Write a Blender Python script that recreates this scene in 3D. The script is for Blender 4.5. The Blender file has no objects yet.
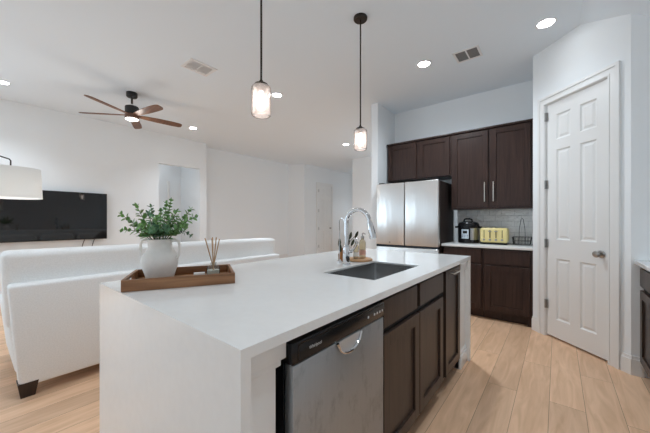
import bpy, bmesh, math, random
from mathutils import Matrix, Vector, Euler
random.seed(7)
PI = math.pi
SC = bpy.context.scene
COL = SC.collection

# ------------------------------------------------------------------ camera
cam_d = bpy.data.cameras.new('camera')
cam_d.sensor_width = 36.0
cam_d.lens = 288.0 * 36.0 / 650.0
cam_d.shift_y = 3.9 / 650.0
cam_d.clip_start = 0.02
cam = bpy.data.objects.new('camera', cam_d)
COL.objects.link(cam)
cam.location = (0, 0, 1.2263)
cam.rotation_euler = (PI / 2, 0, 0.679)
SC.camera = cam

# ------------------------------------------------------------------ world, daylight, exposure
SC.view_settings.view_transform = 'Standard'
SC.view_settings.look = 'None'
SC.view_settings.gamma = 1.0
SC.view_settings.use_curve_mapping = False
SC.view_settings.exposure = 0.15
SC.cycles.max_bounces = 14
SC.cycles.diffuse_bounces = 8
SC.cycles.caustics_reflective = False
SC.cycles.caustics_refractive = False
SC.cycles.sample_clamp_indirect = 8.0

world = bpy.data.worlds.new('daylight')
SC.world = world
world.use_nodes = True
bg = world.node_tree.nodes['Background']
bg.inputs[0].default_value = (0.72, 0.87, 1.0, 1)
bg.inputs[1].default_value = 1.30

WINDOWS = [(-6.0, -4.4), (-3.9, -2.3), (-1.6, 0.4)]
WIN_Z = (0.35, 2.55)
WALL_Y = -3.2
WIN_POWER = (2.5, 2.5, 0.5)
WIN_COLOR = (0.68, 0.86, 1.0)
for (wx0, wx1), pw in zip(WINDOWS, WIN_POWER):
    ld = bpy.data.lights.new('window_daylight', 'AREA')
    ld.shape = 'RECTANGLE'; ld.size = wx1 - wx0; ld.size_y = WIN_Z[1] - WIN_Z[0]
    ld.energy = pw; ld.color = WIN_COLOR
    lo = bpy.data.objects.new('window_daylight', ld); COL.objects.link(lo)
    lo.location = ((wx0 + wx1) / 2, WALL_Y - 0.04, sum(WIN_Z) / 2)
    lo.rotation_euler = (PI / 2, 0, 0)
ADDED_WINDOWS = [  # unseen windows added as fill: wall x, y0, y1, z0, z1, power, facing
    (-2.305, 4.95, 6.95, 0.35, 2.45, 11.0, -1),  # added on the hidden stub face to light the far wall evenly
    (-6.555, -2.9, -0.7, 0.35, 2.45, 46.0, 1)]  # added in the left wall out of view for more fill
for wx, wy0, wy1, wz0, wz1, pw, sg in ADDED_WINDOWS:
    ld = bpy.data.lights.new('window_daylight', 'AREA')
    ld.shape = 'RECTANGLE'; ld.size = wz1 - wz0; ld.size_y = wy1 - wy0
    ld.energy = pw; ld.color = WIN_COLOR
    lo = bpy.data.objects.new('window_daylight', ld); COL.objects.link(lo)
    lo.location = (wx - sg * 0.04, (wy0 + wy1) / 2, (wz0 + wz1) / 2)
    lo.rotation_euler = (0, -sg * PI / 2, 0)
DOWNLIGHT_W = 22.0
DOWNLIGHT_COLOR = (0.83, 0.92, 1.0)

# ------------------------------------------------------------------ materials
def new_mat(name):
    m = bpy.data.materials.new(name); m.use_nodes = True
    nt = m.node_tree
    return m, nt, nt.nodes['Principled BSDF']

def N(nt, t, **kw):
    n = nt.nodes.new(t)
    for k, v in kw.items():
        setattr(n, k, v)
    return n

def coords(nt, scale=(1, 1, 1), rot=(0, 0, 0), loc=(0, 0, 0)):
    tc = N(nt, 'ShaderNodeTexCoord'); mp = N(nt, 'ShaderNodeMapping')
    mp.inputs['Scale'].default_value = scale
    mp.inputs['Rotation'].default_value = rot
    mp.inputs['Location'].default_value = loc
    nt.links.new(tc.outputs['Object'], mp.inputs['Vector'])
    return mp.outputs['Vector']

def simple(name, col, rough=0.5, metal=0.0, spec=0.5, noise=0.0, nscale=8.0, bump=0.0, bscale=60.0, stretch=(1, 1, 1)):
    m, nt, b = new_mat(name)
    b.inputs['Base Color'].default_value = (*col, 1)
    b.inputs['Roughness'].default_value = rough
    b.inputs['Metallic'].default_value = metal
    b.inputs['Specular IOR Level'].default_value = spec
    if noise > 0:
        v = coords(nt, stretch)
        t = N(nt, 'ShaderNodeTexNoise'); t.inputs['Scale'].default_value = nscale; t.inputs['Detail'].default_value = 5
        nt.links.new(v, t.inputs['Vector'])
        r = N(nt, 'ShaderNodeValToRGB')
        r.color_ramp.elements[0].position = 0.3; r.color_ramp.elements[1].position = 0.72
        r.color_ramp.elements[0].color = (*[max(0, c * (1 - noise)) for c in col], 1)
        r.color_ramp.elements[1].color = (*[min(1, c * (1 + noise)) for c in col], 1)
        nt.links.new(t.outputs['Fac'], r.inputs['Fac'])
        nt.links.new(r.outputs['Color'], b.inputs['Base Color'])
    if bump > 0:
        v = coords(nt, stretch)
        t = N(nt, 'ShaderNodeTexNoise'); t.inputs['Scale'].default_value = bscale; t.inputs['Detail'].default_value = 3
        nt.links.new(v, t.inputs['Vector'])
        bp = N(nt, 'ShaderNodeBump'); bp.inputs['Strength'].default_value = bump; bp.inputs['Distance'].default_value = 0.01
        nt.links.new(t.outputs['Fac'], bp.inputs['Height'])
        nt.links.new(bp.outputs['Normal'], b.inputs['Normal'])
    return m

def emit_mat(name, col, strength):
    m, nt, b = new_mat(name)
    b.inputs['Base Color'].default_value = (*col, 1)
    b.inputs['Emission Color'].default_value = (*col, 1)
    b.inputs['Emission Strength'].default_value = strength
    return m

def wood(name, c_dark, c_light, rough=0.4, axis=2, scale=14.0, spec=0.5):
    m, nt, b = new_mat(name)
    s = [1, 1, 1]; s[axis] = 0.06
    v = coords(nt, tuple(s))
    t = N(nt, 'ShaderNodeTexNoise'); t.inputs['Scale'].default_value = scale * 3; t.inputs['Detail'].default_value = 8
    t.inputs['Distortion'].default_value = 0.6
    nt.links.new(v, t.inputs['Vector'])
    r = N(nt, 'ShaderNodeValToRGB')
    r.color_ramp.elements[0].position = 0.32; r.color_ramp.elements[1].position = 0.7
    r.color_ramp.elements[0].color = (*c_dark, 1); r.color_ramp.elements[1].color = (*c_light, 1)
    nt.links.new(t.outputs['Fac'], r.inputs['Fac'])
    nt.links.new(r.outputs['Color'], b.inputs['Base Color'])
    b.inputs['Roughness'].default_value = rough
    b.inputs['Specular IOR Level'].default_value = spec
    return m

MAT = {}
MAT['wall'] = simple('wall_paint', (0.835, 0.86, 0.875), 0.6, spec=0.3, bump=0.05, bscale=160)
MAT['ceiling'] = simple('ceiling_paint', (0.795, 0.865, 0.925), 0.8, spec=0.2, bump=0.06, bscale=140)
MAT['trim'] = simple('trim_paint', (0.80, 0.80, 0.79), 0.35)
MAT['quartz'] = simple('white_quartz', (0.83, 0.83, 0.82), 0.10, spec=0.5, noise=0.015, nscale=30)
MAT['espresso'] = wood('espresso_wood', (0.029, 0.0145, 0.0110), (0.054, 0.028, 0.0215), 0.36, spec=0.3)
MAT['island_wood'] = wood('island_stained_wood', (0.036, 0.023, 0.017), (0.062, 0.041, 0.031), 0.36, spec=0.35)
MAT['dark_gap'] = simple('dark_cabinet_interior', (0.008, 0.006, 0.005), 0.6)
MAT['black'] = simple('black_plastic', (0.008, 0.008, 0.009), 0.25, spec=0.3)
MAT['blackmatte'] = simple('black_matte_metal', (0.014, 0.013, 0.012), 0.45)
MAT['bronze'] = simple('dark_bronze', (0.035, 0.027, 0.022), 0.4, metal=0.6)
MAT['chrome'] = simple('chrome', (0.68, 0.68, 0.69), 0.06, metal=1.0)
MAT['nickel'] = simple('satin_nickel', (0.42, 0.40, 0.38), 0.28, metal=1.0)
MAT['hinge'] = simple('hinge_nickel', (0.36, 0.35, 0.34), 0.35, metal=1.0)
MAT['handle'] = simple('brushed_bar_metal', (0.85, 0.80, 0.74), 0.35, metal=1.0)
MAT['sinksteel'] = simple('sink_steel', (0.46, 0.455, 0.45), 0.24, metal=1.0)
MAT['fabric'] = simple('sofa_linen', (0.84, 0.845, 0.84), 0.95, spec=0.1, noise=0.05, nscale=120, bump=0.25, bscale=420)
MAT['greyfabric'] = simple('grey_fabric', (0.30, 0.30, 0.30), 0.95, spec=0.1, noise=0.08, nscale=90)
MAT['shade'] = simple('white_lamp_shade', (0.84, 0.84, 0.83), 0.9, spec=0.1)
def shade_mat():
    m, nt, b = new_mat('white_lamp_shade')
    b.inputs['Base Color'].default_value = (0.90, 0.90, 0.89, 1); b.inputs['Roughness'].default_value = 0.9
    b.inputs['Specular IOR Level'].default_value = 0.1
    tl = N(nt, 'ShaderNodeBsdfTranslucent'); tl.inputs[0].default_value = (0.90, 0.90, 0.89, 1)
    mx = N(nt, 'ShaderNodeMixShader'); mx.inputs[0].default_value = 0.4
    out = nt.nodes['Material Output']
    nt.links.new(b.outputs[0], mx.inputs[1]); nt.links.new(tl.outputs[0], mx.inputs[2]); nt.links.new(mx.outputs[0], out.inputs[0])
    return m
MAT['shade'] = shade_mat()
MAT['darkwood'] = wood('dark_leg_wood', (0.020, 0.010, 0.007), (0.035, 0.018, 0.012), 0.4)
MAT['traywood'] = wood('walnut_tray_wood', (0.15, 0.062, 0.024), (0.36, 0.175, 0.078), 0.45, axis=0)
MAT['boardwood'] = wood('pale_board_wood', (0.42, 0.22, 0.10), (0.58, 0.34, 0.17), 0.5, axis=0)
MAT['bladewood'] = wood('fan_blade_walnut', (0.115, 0.050, 0.026), (0.20, 0.092, 0.048), 0.45, axis=0)
MAT['ceramic'] = simple('matte_white_ceramic', (0.86, 0.835, 0.80), 0.75, spec=0.25, noise=0.03, nscale=40, bump=0.12, bscale=90)
MAT['leaf'] = simple('eucalyptus_leaf', (0.17, 0.34, 0.11), 0.5, noise=0.5, nscale=22)
MAT['leaf2'] = simple('eucalyptus_leaf_blue', (0.10, 0.23, 0.11), 0.5, noise=0.4, nscale=22)
MAT['leafdark'] = simple('dark_olive_leaf', (0.035, 0.045, 0.02), 0.5)
MAT['stem'] = simple('green_stem', (0.10, 0.14, 0.05), 0.6)
MAT['reed'] = simple('rattan_reed', (0.52, 0.33, 0.18), 0.7)
MAT['card'] = simple('white_card', (0.80, 0.79, 0.77), 0.6)
MAT['yellow'] = simple('pale_yellow_enamel', (0.82, 0.68, 0.30), 0.3)
MAT['fridge_side'] = simple('dark_fridge_side', (0.024, 0.016, 0.014), 0.65, spec=0.2)
MAT['wire'] = simple('dark_grey_wire', (0.10, 0.10, 0.10), 0.35, metal=0.6)
MAT['vent_dark'] = simple('vent_dark_gray', (0.20, 0.20, 0.20), 0.6)  # dark grey of the second vent's louvres and backing
MAT['vent_metal'] = simple('vent_grey_metal', (0.80, 0.80, 0.80), 0.5)
MAT['ptwhite'] = simple('white_plastic', (0.80, 0.80, 0.80), 0.35)
MAT['text'] = simple('light_grey_print', (0.55, 0.55, 0.55), 0.5)
MAT['display'] = simple('pale_blue_label', (0.62, 0.70, 0.78), 0.35)
MAT['lens'] = emit_mat('downlight_lens', (0.92, 0.97, 1.0), 25.0)
MAT['fanlens'] = emit_mat('fan_light_lens', (1.0, 0.95, 0.88), 6.0)
MAT['bulb'] = emit_mat('glowing_bulb', (1.0, 0.93, 0.85), 7.0)

def steel(name, col, rough, wavy=0.0, streak=0.12, axis=2, spots=0.0):
    m, nt, b = new_mat(name)
    b.inputs['Metallic'].default_value = 1.0
    s = [60, 60, 60]; s[axis] = 0.8
    v = coords(nt, tuple(s))
    t = N(nt, 'ShaderNodeTexNoise'); t.inputs['Scale'].default_value = 3.0; t.inputs['Detail'].default_value = 4
    nt.links.new(v, t.inputs['Vector'])
    r = N(nt, 'ShaderNodeValToRGB')
    r.color_ramp.elements[0].color = (*[c * (1 - streak) for c in col], 1)
    r.color_ramp.elements[1].color = (*[c * (1 + streak) for c in col], 1)
    nt.links.new(t.outputs['Fac'], r.inputs['Fac'])
    out = r.outputs['Color']
    if spots > 0:
        v2 = coords(nt, (1, 1, 0.55))
        t2 = N(nt, 'ShaderNodeTexNoise'); t2.inputs['Scale'].default_value = 14.0; t2.inputs['Detail'].default_value = 7; t2.inputs['Roughness'].default_value = 0.7
        nt.links.new(v2, t2.inputs['Vector'])
        r2 = N(nt, 'ShaderNodeValToRGB')
        r2.color_ramp.elements[0].position = 0.33; r2.color_ramp.elements[1].position = 0.47
        r2.color_ramp.elements[0].color = (1 - spots,) * 3 + (1,); r2.color_ramp.elements[1].color = (1, 1, 1, 1)
        nt.links.new(t2.outputs['Fac'], r2.inputs['Fac'])
        mx = N(nt, 'ShaderNodeMixRGB', blend_type='MULTIPLY'); mx.inputs[0].default_value = 1
        nt.links.new(out, mx.inputs[1]); nt.links.new(r2.outputs['Color'], mx.inputs[2])
        out = mx.outputs[0]
    nt.links.new(out, b.inputs['Base Color'])
    b.inputs['Roughness'].default_value = rough
    if wavy > 0:
        v3 = coords(nt, (5.0, 5.0, 0.7))
        t3 = N(nt, 'ShaderNodeTexNoise'); t3.inputs['Scale'].default_value = 2.2; t3.inputs['Detail'].default_value = 0.5
        nt.links.new(v3, t3.inputs['Vector'])
        bp = N(nt, 'ShaderNodeBump'); bp.inputs['Strength'].default_value = wavy; bp.inputs['Distance'].default_value = 0.02
        nt.links.new(t3.outputs['Fac'], bp.inputs['Height'])
        nt.links.new(bp.outputs['Normal'], b.inputs['Normal'])
    return m
MAT['steel'] = steel('fridge_stainless', (0.745, 0.73, 0.715), 0.30, wavy=0.3, streak=0.08)
MAT['dwsteel'] = steel('dishwasher_stainless', (0.43, 0.46, 0.485), 0.48, streak=0.06, spots=0.22)
MAT['scoop'] = simple('satin_scoop_metal', (0.62, 0.62, 0.62), 0.5, metal=0.7)
MAT['potsteel'] = steel('cooker_stainless', (0.55, 0.55, 0.55), 0.3, streak=0.06)

def floor_mat():
    m, nt, b = new_mat('light_oak_planks')
    tc = N(nt, 'ShaderNodeTexCoord')
    sp = N(nt, 'ShaderNodeSeparateXYZ'); nt.links.new(tc.outputs['Object'], sp.inputs[0])
    cb = N(nt, 'ShaderNodeCombineXYZ')
    add = N(nt, 'ShaderNodeMath', operation='ADD'); add.inputs[1].default_value = 0.043 + 0.184 * 80
    nt.links.new(sp.outputs['X'], add.inputs[0])
    addy = N(nt, 'ShaderNodeMath', operation='ADD'); addy.inputs[1].default_value = 40.35
    nt.links.new(sp.outputs['Y'], addy.inputs[0])
    nt.links.new(addy.outputs[0], cb.inputs[0]); nt.links.new(add.outputs[0], cb.inputs[1])
    br = N(nt, 'ShaderNodeTexBrick')
    br.offset = 0.37; br.offset_frequency = 2
    br.inputs['Scale'].default_value = 1.0
    br.inputs['Brick Width'].default_value = 1.55; br.inputs['Row Height'].default_value = 0.184
    br.inputs['Mortar Size'].default_value = 0.0012; br.inputs['Mortar Smooth'].default_value = 0.2
    br.inputs['Color1'].default_value = (0.0, 0.0, 0.0, 1); br.inputs['Color2'].default_value = (1, 1, 1, 1)
    br.inputs['Mortar'].default_value = (0.5, 0.5, 0.5, 1)
    nt.links.new(cb.outputs[0], br.inputs['Vector'])
    # grain, offset per plank
    mp = N(nt, 'ShaderNodeVectorMath', operation='MULTIPLY_ADD')
    mp.inputs[1].default_value = (1.1, 9.0, 1.0)
    nt.links.new(cb.outputs[0], mp.inputs[0]); 
    sc = N(nt, 'ShaderNodeVectorMath', operation='SCALE'); sc.inputs['Scale'].default_value = 17.0
    nt.links.new(br.outputs['Color'], sc.inputs[0]); nt.links.new(sc.outputs[0], mp.inputs[2])
    g = N(nt, 'ShaderNodeTexNoise'); g.inputs['Scale'].default_value = 2.2; g.inputs['Detail'].default_value = 8; g.inputs['Distortion'].default_value = 1.0
    nt.links.new(mp.outputs[0], g.inputs['Vector'])
    gr = N(nt, 'ShaderNodeValToRGB')
    gr.color_ramp.elements[0].position = 0.28; gr.color_ramp.elements[1].position = 0.72
    gr.color_ramp.elements[0].color = FLOOR_A; gr.color_ramp.elements[1].color = FLOOR_B
    nt.links.new(g.outputs['Fac'], gr.inputs['Fac'])
    # plank tone
    tr = N(nt, 'ShaderNodeValToRGB')
    tr.color_ramp.elements[0].color = (0.86, 0.85, 0.84, 1); tr.color_ramp.elements[1].color = (1.08, 1.07, 1.05, 1)
    nt.links.new(br.outputs['Color'], tr.inputs['Fac'])
    m1 = N(nt, 'ShaderNodeMixRGB', blend_type='MULTIPLY'); m1.inputs[0].default_value = 1
    nt.links.new(gr.outputs['Color'], m1.inputs[1]); nt.links.new(tr.outputs['Color'], m1.inputs[2])
    # knots
    kv = N(nt, 'ShaderNodeTexVoronoi'); kv.inputs['Scale'].default_value = 2.6
    kmp = N(nt, 'ShaderNodeVectorMath', operation='MULTIPLY'); kmp.inputs[1].default_value = (0.55, 1.5, 1)
    nt.links.new(cb.outputs[0], kmp.inputs[0]); nt.links.new(kmp.outputs[0], kv.inputs['Vector'])
    kr = N(nt, 'ShaderNodeValToRGB')
    kr.color_ramp.elements[0].position = 0.0; kr.color_ramp.elements[1].position = 0.09
    kr.color_ramp.elements[0].color = (0.62, 0.52, 0.44, 1); kr.color_ramp.elements[1].color = (1, 1, 1, 1)
    nt.links.new(kv.outputs['Distance'], kr.inputs['Fac'])
    m2 = N(nt, 'ShaderNodeMixRGB', blend_type='MULTIPLY'); m2.inputs[0].default_value = 1
    nt.links.new(m1.outputs[0], m2.inputs[1]); nt.links.new(kr.outputs['Color'], m2.inputs[2])
    m3 = N(nt, 'ShaderNodeMixRGB', blend_type='MIX')
    m3.inputs[2].default_value = (0.20, 0.125, 0.08, 1)
    nt.links.new(br.outputs['Fac'], m3.inputs[0]); nt.links.new(m2.outputs[0], m3.inputs[1])
    nt.links.new(m3.outputs[0], b.inputs['Base Color'])
    b.inputs['Roughness'].default_value = 0.42
    b.inputs['Specular IOR Level'].default_value = 0.35
    return m
FLOOR_A = (0.62, 0.385, 0.235, 1); FLOOR_B = (0.80, 0.53, 0.355, 1)
MAT['floor'] = floor_mat()

def tile_mat():
    m, nt, b = new_mat('glossy_white_wavy_tile')
    tc = N(nt, 'ShaderNodeTexCoord')
    sp = N(nt, 'ShaderNodeSeparateXYZ'); nt.links.new(tc.outputs['Object'], sp.inputs[0])
    cb = N(nt, 'ShaderNodeCombineXYZ')
    nt.links.new(sp.outputs['X'], cb.inputs[0]); nt.links.new(sp.outputs['Z'], cb.inputs[1])
    br = N(nt, 'ShaderNodeTexBrick')
    br.inputs['Scale'].default_value = 1.0; br.inputs['Brick Width'].default_value = 0.15; br.inputs['Row Height'].default_value = 0.076
    br.inputs['Mortar Size'].default_value = 0.002
    br.inputs['Color1'].default_value = (0.88, 0.875, 0.865, 1); br.inputs['Color2'].default_value = (0.93, 0.925, 0.915, 1)
    br.inputs['Mortar'].default_value = (0.70, 0.70, 0.70, 1)
    nt.links.new(cb.outputs[0], br.inputs['Vector']); nt.links.new(br.outputs['Color'], b.inputs['Base Color'])
    b.inputs['Roughness'].default_value = 0.08
    b.inputs['Specular IOR Level'].default_value = 1.0
    t = N(nt, 'ShaderNodeTexNoise'); t.inputs['Scale'].default_value = 26; t.inputs['Detail'].default_value = 1.0
    nt.links.new(cb.outputs[0], t.inputs['Vector'])
    mm = N(nt, 'ShaderNodeMath', operation='SUBTRACT')
    nt.links.new(t.outputs['Fac'], mm.inputs[0]); nt.links.new(br.outputs['Fac'], mm.inputs[1])
    bp = N(nt, 'ShaderNodeBump'); bp.inputs['Strength'].default_value = 1.0; bp.inputs['Distance'].default_value = 0.02
    nt.links.new(mm.outputs[0], bp.inputs['Height']); nt.links.new(bp.outputs['Normal'], b.inputs['Normal'])
    return m
MAT['tile'] = tile_mat()

def glass_mat(name, tint, body, body_fac, rough=0.05, seeds=0.0):
    # clear thin glass: see-through with a fresnel reflection and a little cloudy body
    m = bpy.data.materials.new(name); m.use_nodes = True; nt = m.node_tree
    nt.nodes.clear()
    out = N(nt, 'ShaderNodeOutputMaterial')
    tr = N(nt, 'ShaderNodeBsdfTransparent'); tr.inputs[0].default_value = (*tint, 1)
    tl = N(nt, 'ShaderNodeBsdfTranslucent'); tl.inputs[0].default_value = (*body, 1)
    df = N(nt, 'ShaderNodeBsdfDiffuse'); df.inputs[0].default_value = (*body, 1)
    bd = N(nt, 'ShaderNodeMixShader'); bd.inputs[0].default_value = 0.5
    nt.links.new(tl.outputs[0], bd.inputs[1]); nt.links.new(df.outputs[0], bd.inputs[2])
    gl = N(nt, 'ShaderNodeBsdfGlossy'); gl.inputs['Roughness'].default_value = rough
    fr = N(nt, 'ShaderNodeLayerWeight'); fr.inputs['Blend'].default_value = 0.12
    m1 = N(nt, 'ShaderNodeMixShader'); m1.inputs[0].default_value = body_fac
    if seeds > 0:
        v = coords(nt)
        vo = N(nt, 'ShaderNodeTexVoronoi'); vo.inputs['Scale'].default_value = 95
        nt.links.new(v, vo.inputs['Vector'])
        rr = N(nt, 'ShaderNodeValToRGB')
        rr.color_ramp.elements[0].position = 0.12; rr.color_ramp.elements[1].position = 0.3
        rr.color_ramp.elements[0].color = (min(1, body_fac + seeds),) * 3 + (1,); rr.color_ramp.elements[1].color = (body_fac,) * 3 + (1,)
        nt.links.new(vo.outputs['Distance'], rr.inputs['Fac']); nt.links.new(rr.outputs['Color'], m1.inputs[0])
    nt.links.new(tr.outputs[0], m1.inputs[1]); nt.links.new(bd.outputs[0], m1.inputs[2])
    m2 = N(nt, 'ShaderNodeMixShader')
    nt.links.new(fr.outputs['Fresnel'], m2.inputs[0]); nt.links.new(m1.outputs[0], m2.inputs[1]); nt.links.new(gl.outputs[0], m2.inputs[2])
    nt.links.new(m2.outputs[0], out.inputs[0])
    return m
MAT['pendant_glass'] = glass_mat('seeded_pink_glass', (1.0, 0.985, 0.98), (1.0, 0.92, 0.89), 0.30, 0.06, seeds=0.16)
MAT['bottle_glass'] = glass_mat('clear_bottle_glass', (0.93, 0.95, 0.94), (0.8, 0.8, 0.78), 0.10, 0.04)
MAT['soap_glass'] = glass_mat('pale_soap_bottle', (0.88, 0.82, 0.70), (0.80, 0.70, 0.52), 0.45, 0.08)
MAT['amber_glass'] = glass_mat('amber_soap_bottle', (0.75, 0.50, 0.30), (0.50, 0.27, 0.13), 0.5, 0.08)
MAT['oil'] = simple('diffuser_oil', (0.55, 0.56, 0.50), 0.1)
MAT['label_pink'] = simple('rose_paper_label', (0.72, 0.42, 0.33), 0.6)

def screen_mat():
    m, nt, b = new_mat('dark_glossy_screen')
    b.inputs['Base Color'].default_value = (0.006, 0.005, 0.005, 1)
    b.inputs['Roughness'].default_value = 0.04
    b.inputs['Specular IOR Level'].default_value = 0.55
    return m
MAT['screen'] = screen_mat()

# ------------------------------------------------------------------ mesh helpers
class B:
    """collects shapes; coordinates are world coordinates unless .mat is set"""
    def __init__(s, M=None):
        s.bm = bmesh.new(); s.M = M or Matrix.Identity(4)
    def _xf(s, vs):
        for v in vs: v.co = s.M @ v.co
    def box(s, lo, hi, bev=0.0, seg=2, mi=0):
        vs = [s.bm.verts.new((x, y, z)) for x in (lo[0], hi[0]) for y in (lo[1], hi[1]) for z in (lo[2], hi[2])]
        fs = [s.bm.faces.new([vs[i] for i in f]) for f in ((0, 1, 3, 2), (4, 6, 7, 5), (0, 4, 5, 1), (2, 3, 7, 6), (0, 2, 6, 4), (1, 5, 7, 3))]
        for f in fs: f.material_index = mi
        if bev > 0:
            es = {e for f in fs for e in f.edges}
            r = bmesh.ops.bevel(s.bm, geom=list(es), offset=bev, segments=seg, affect='EDGES', profile=0.5, clamp_overlap=True)
            vs = list({v for v in r['verts']} | {v for v in vs if v.is_valid})
            vs = list({v for f in r['faces'] for v in f.verts} | set(vs))
        s._xf(vs); return s
    def hull(s, pts_lo, pts_hi):
        """prism between two equal polygons"""
        a = [s.bm.verts.new(p) for p in pts_lo]; b = [s.bm.verts.new(p) for p in pts_hi]
        n = len(a)
        s.bm.faces.new(a[::-1]); s.bm.faces.new(b)
        for i in range(n):
            s.bm.faces.new((a[i], a[(i + 1) % n], b[(i + 1) % n], b[i]))
        s._xf(a + b); return s
    def lathe(s, prof, c=(0, 0, 0), n=28, axis='Z', cap=True, mi=0):
        rings = []; allv = []
        for r, h in prof:
            ring = []
            for i in range(n):
                a = 2 * PI * i / n
                p = (r * math.cos(a), r * math.sin(a), h)
                if axis == 'X': p = (p[2], p[0], p[1])
                elif axis == 'Y': p = (p[1], p[2], p[0])
                ring.append(s.bm.verts.new((c[0] + p[0], c[1] + p[1], c[2] + p[2])))
            rings.append(ring); allv += ring
        fs = []
        for a, b in zip(rings, rings[1:]):
            for i in range(n):
                fs.append(s.bm.faces.new((a[i], a[(i + 1) % n], b[(i + 1) % n], b[i])))
        if cap:
            fs.append(s.bm.faces.new(rings[0][::-1])); fs.append(s.bm.faces.new(rings[-1]))
        for f in fs: f.material_index = mi
        s._xf(allv); return s
    def cyl(s, p0, p1, r, n=16, r1=None, mi=0):
        return s.tube([p0, p1], [r, r if r1 is None else r1], n, mi)
    def tube(s, pts, r, n=12, mi=0):
        pts = [Vector(p) for p in pts]
        rs = r if isinstance(r, (list, tuple)) else [r] * len(pts)
        rings = []; prev = None; allv = []
        for i, p in enumerate(pts):
            if i == 0: t = pts[1] - pts[0]
            elif i == len(pts) - 1: t = pts[-1] - pts[-2]
            else: t = (pts[i + 1] - p).normalized() + (p - pts[i - 1]).normalized()
            t.normalize()
            if prev is None:
                u = t.orthogonal().normalized()
            else:
                u = (prev - t * prev.dot(t)).normalized()
            prev = u; w = t.cross(u)
            ring = [s.bm.verts.new(p + (u * math.cos(2 * PI * k / n) + w * math.sin(2 * PI * k / n)) * rs[i]) for k in range(n)]
            rings.append(ring); allv += ring
        fs = []
        for a, b in zip(rings, rings[1:]):
            for k in range(n):
                fs.append(s.bm.faces.new((a[k], a[(k + 1) % n], b[(k + 1) % n], b[k])))
        fs.append(s.bm.faces.new(rings[0][::-1])); fs.append(s.bm.faces.new(rings[-1]))
        for f in fs: f.material_index = mi
        s._xf(allv); return s
    def leaf(s, base, d, up, L, W, mi=0):
        d = Vector(d).normalized(); up = Vector(up); up = (up - d * up.dot(d)).normalized(); side = d.cross(up)
        base = Vector(base); vs = []
        prof = [(0, 0.04), (0.2, 0.7), (0.5, 1.0), (0.8, 0.72), (1.0, 0.06)]
        rows = []
        for t, w in prof:
            lift = up * (0.12 * L * math.sin(t * PI))
            mid = base + d * (L * t)
            row = [s.bm.verts.new(mid - side * (W * w / 2) + lift), s.bm.verts.new(mid), s.bm.verts.new(mid + side * (W * w / 2) + lift)]
            rows.append(row); vs += row
        for a, b in zip(rows, rows[1:]):
            for k in range(2):
                f = s.bm.faces.new((a[k], a[k + 1], b[k + 1], b[k])); f.material_index = mi
        s._xf(vs); return s

MW = {}     # world matrices of things and their parts
def obj(name, b, mat, parent=None, smooth=35):
    me = bpy.data.meshes.new(name)
    bm = b.bm
    if parent is not None:
        inv = MW[parent.name].inverted()
        bmesh.ops.transform(bm, matrix=inv, verts=bm.verts)
    bmesh.ops.recalc_face_normals(bm, faces=bm.faces) if not getattr(b, 'open', False) else None
    bm.to_mesh(me); bm.free()
    for p in me.polygons: p.use_smooth = True
    me.set_sharp_from_angle(angle=math.radians(smooth))
    for m in (mat if isinstance(mat, (list, tuple)) else [mat]): me.materials.append(MAT[m])
    o = bpy.data.objects.new(name, me); COL.objects.link(o)
    if parent is not None:
        o.parent = parent; MW[o.name] = MW[parent.name]
    else:
        MW[o.name] = Matrix.Identity(4)
    return o

def tag(o, label, cat, group=None):
    o['label'] = label; o['category'] = cat
    if group: o['group'] = group
    return o
def thing(name, label, cat, loc=(0, 0, 0), rotz=0.0, group=None):
    o = bpy.data.objects.new(name, None); COL.objects.link(o)
    o.empty_display_size = 0.1
    o.location = loc; o.rotation_euler = (0, 0, rotz)
    MW[o.name] = Matrix.Translation(loc) @ Matrix.Rotation(rotz, 4, 'Z')
    return tag(o, label, cat, group)
def struct(name, b, mat, parent=None, smooth=35):
    o = obj(name, b, mat, parent, smooth)
    if parent is None: o['kind'] = 'structure'
    return o
def sthing(name):
    o = bpy.data.objects.new(name, None); COL.objects.link(o)
    MW[o.name] = Matrix.Identity(4); o['kind'] = 'structure'
    return o
def dup(root, loc, rotz=0.0, label=None):
    r = root.copy(); COL.objects.link(r); r.location = loc; r.rotation_euler = (0, 0, rotz)
    if label: r['label'] = label
    for ch in list(root.children):
        if ch.type == 'LIGHT': continue
        c = ch.copy(); COL.objects.link(c); c.parent = r
        for g in ch.children:
            d = g.copy(); COL.objects.link(d); d.parent = c
    return r

# ------------------------------------------------------------------ setting
ZC = 3.068          # ceiling height
XL = -6.555         # television wall
YB = 4.647          # kitchen back wall
DX, DY = -0.0923, 3.8709    # pantry door hinge corner
K = math.sqrt(0.5)
def PT(t, d=0.0):   # point on the diagonal pantry wall: t along it, d in front of it
    return (DX + K * t - K * d, DY - K * t - K * d)
CORN_L, CORN_R = PT(-0.173), PT(0.777)
XR = 1.115          # right wall
SL = 0.165          # ceiling crease
def slope_z(x): return ZC - 0.65 * (x - SL)

struct('floor', B().box((-8.4, -3.4, -0.06), (1.3, 12.2, 0)), 'floor')
c = B()
c.box((-8.4, -3.4, ZC), (SL, 12.2, ZC + 0.06))
c.hull([(SL, -3.4, ZC), (SL, 3.75, ZC), (SL, 3.75, ZC + 0.06), (SL, -3.4, ZC + 0.06)],
       [(1.3, -3.4, slope_z(1.3)), (1.3, 3.75, slope_z(1.3)), (1.3, 3.75, slope_z(1.3) + 0.06), (1.3, -3.4, slope_z(1.3) + 0.06)])
struct('ceiling', c, 'ceiling', smooth=10)

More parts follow.
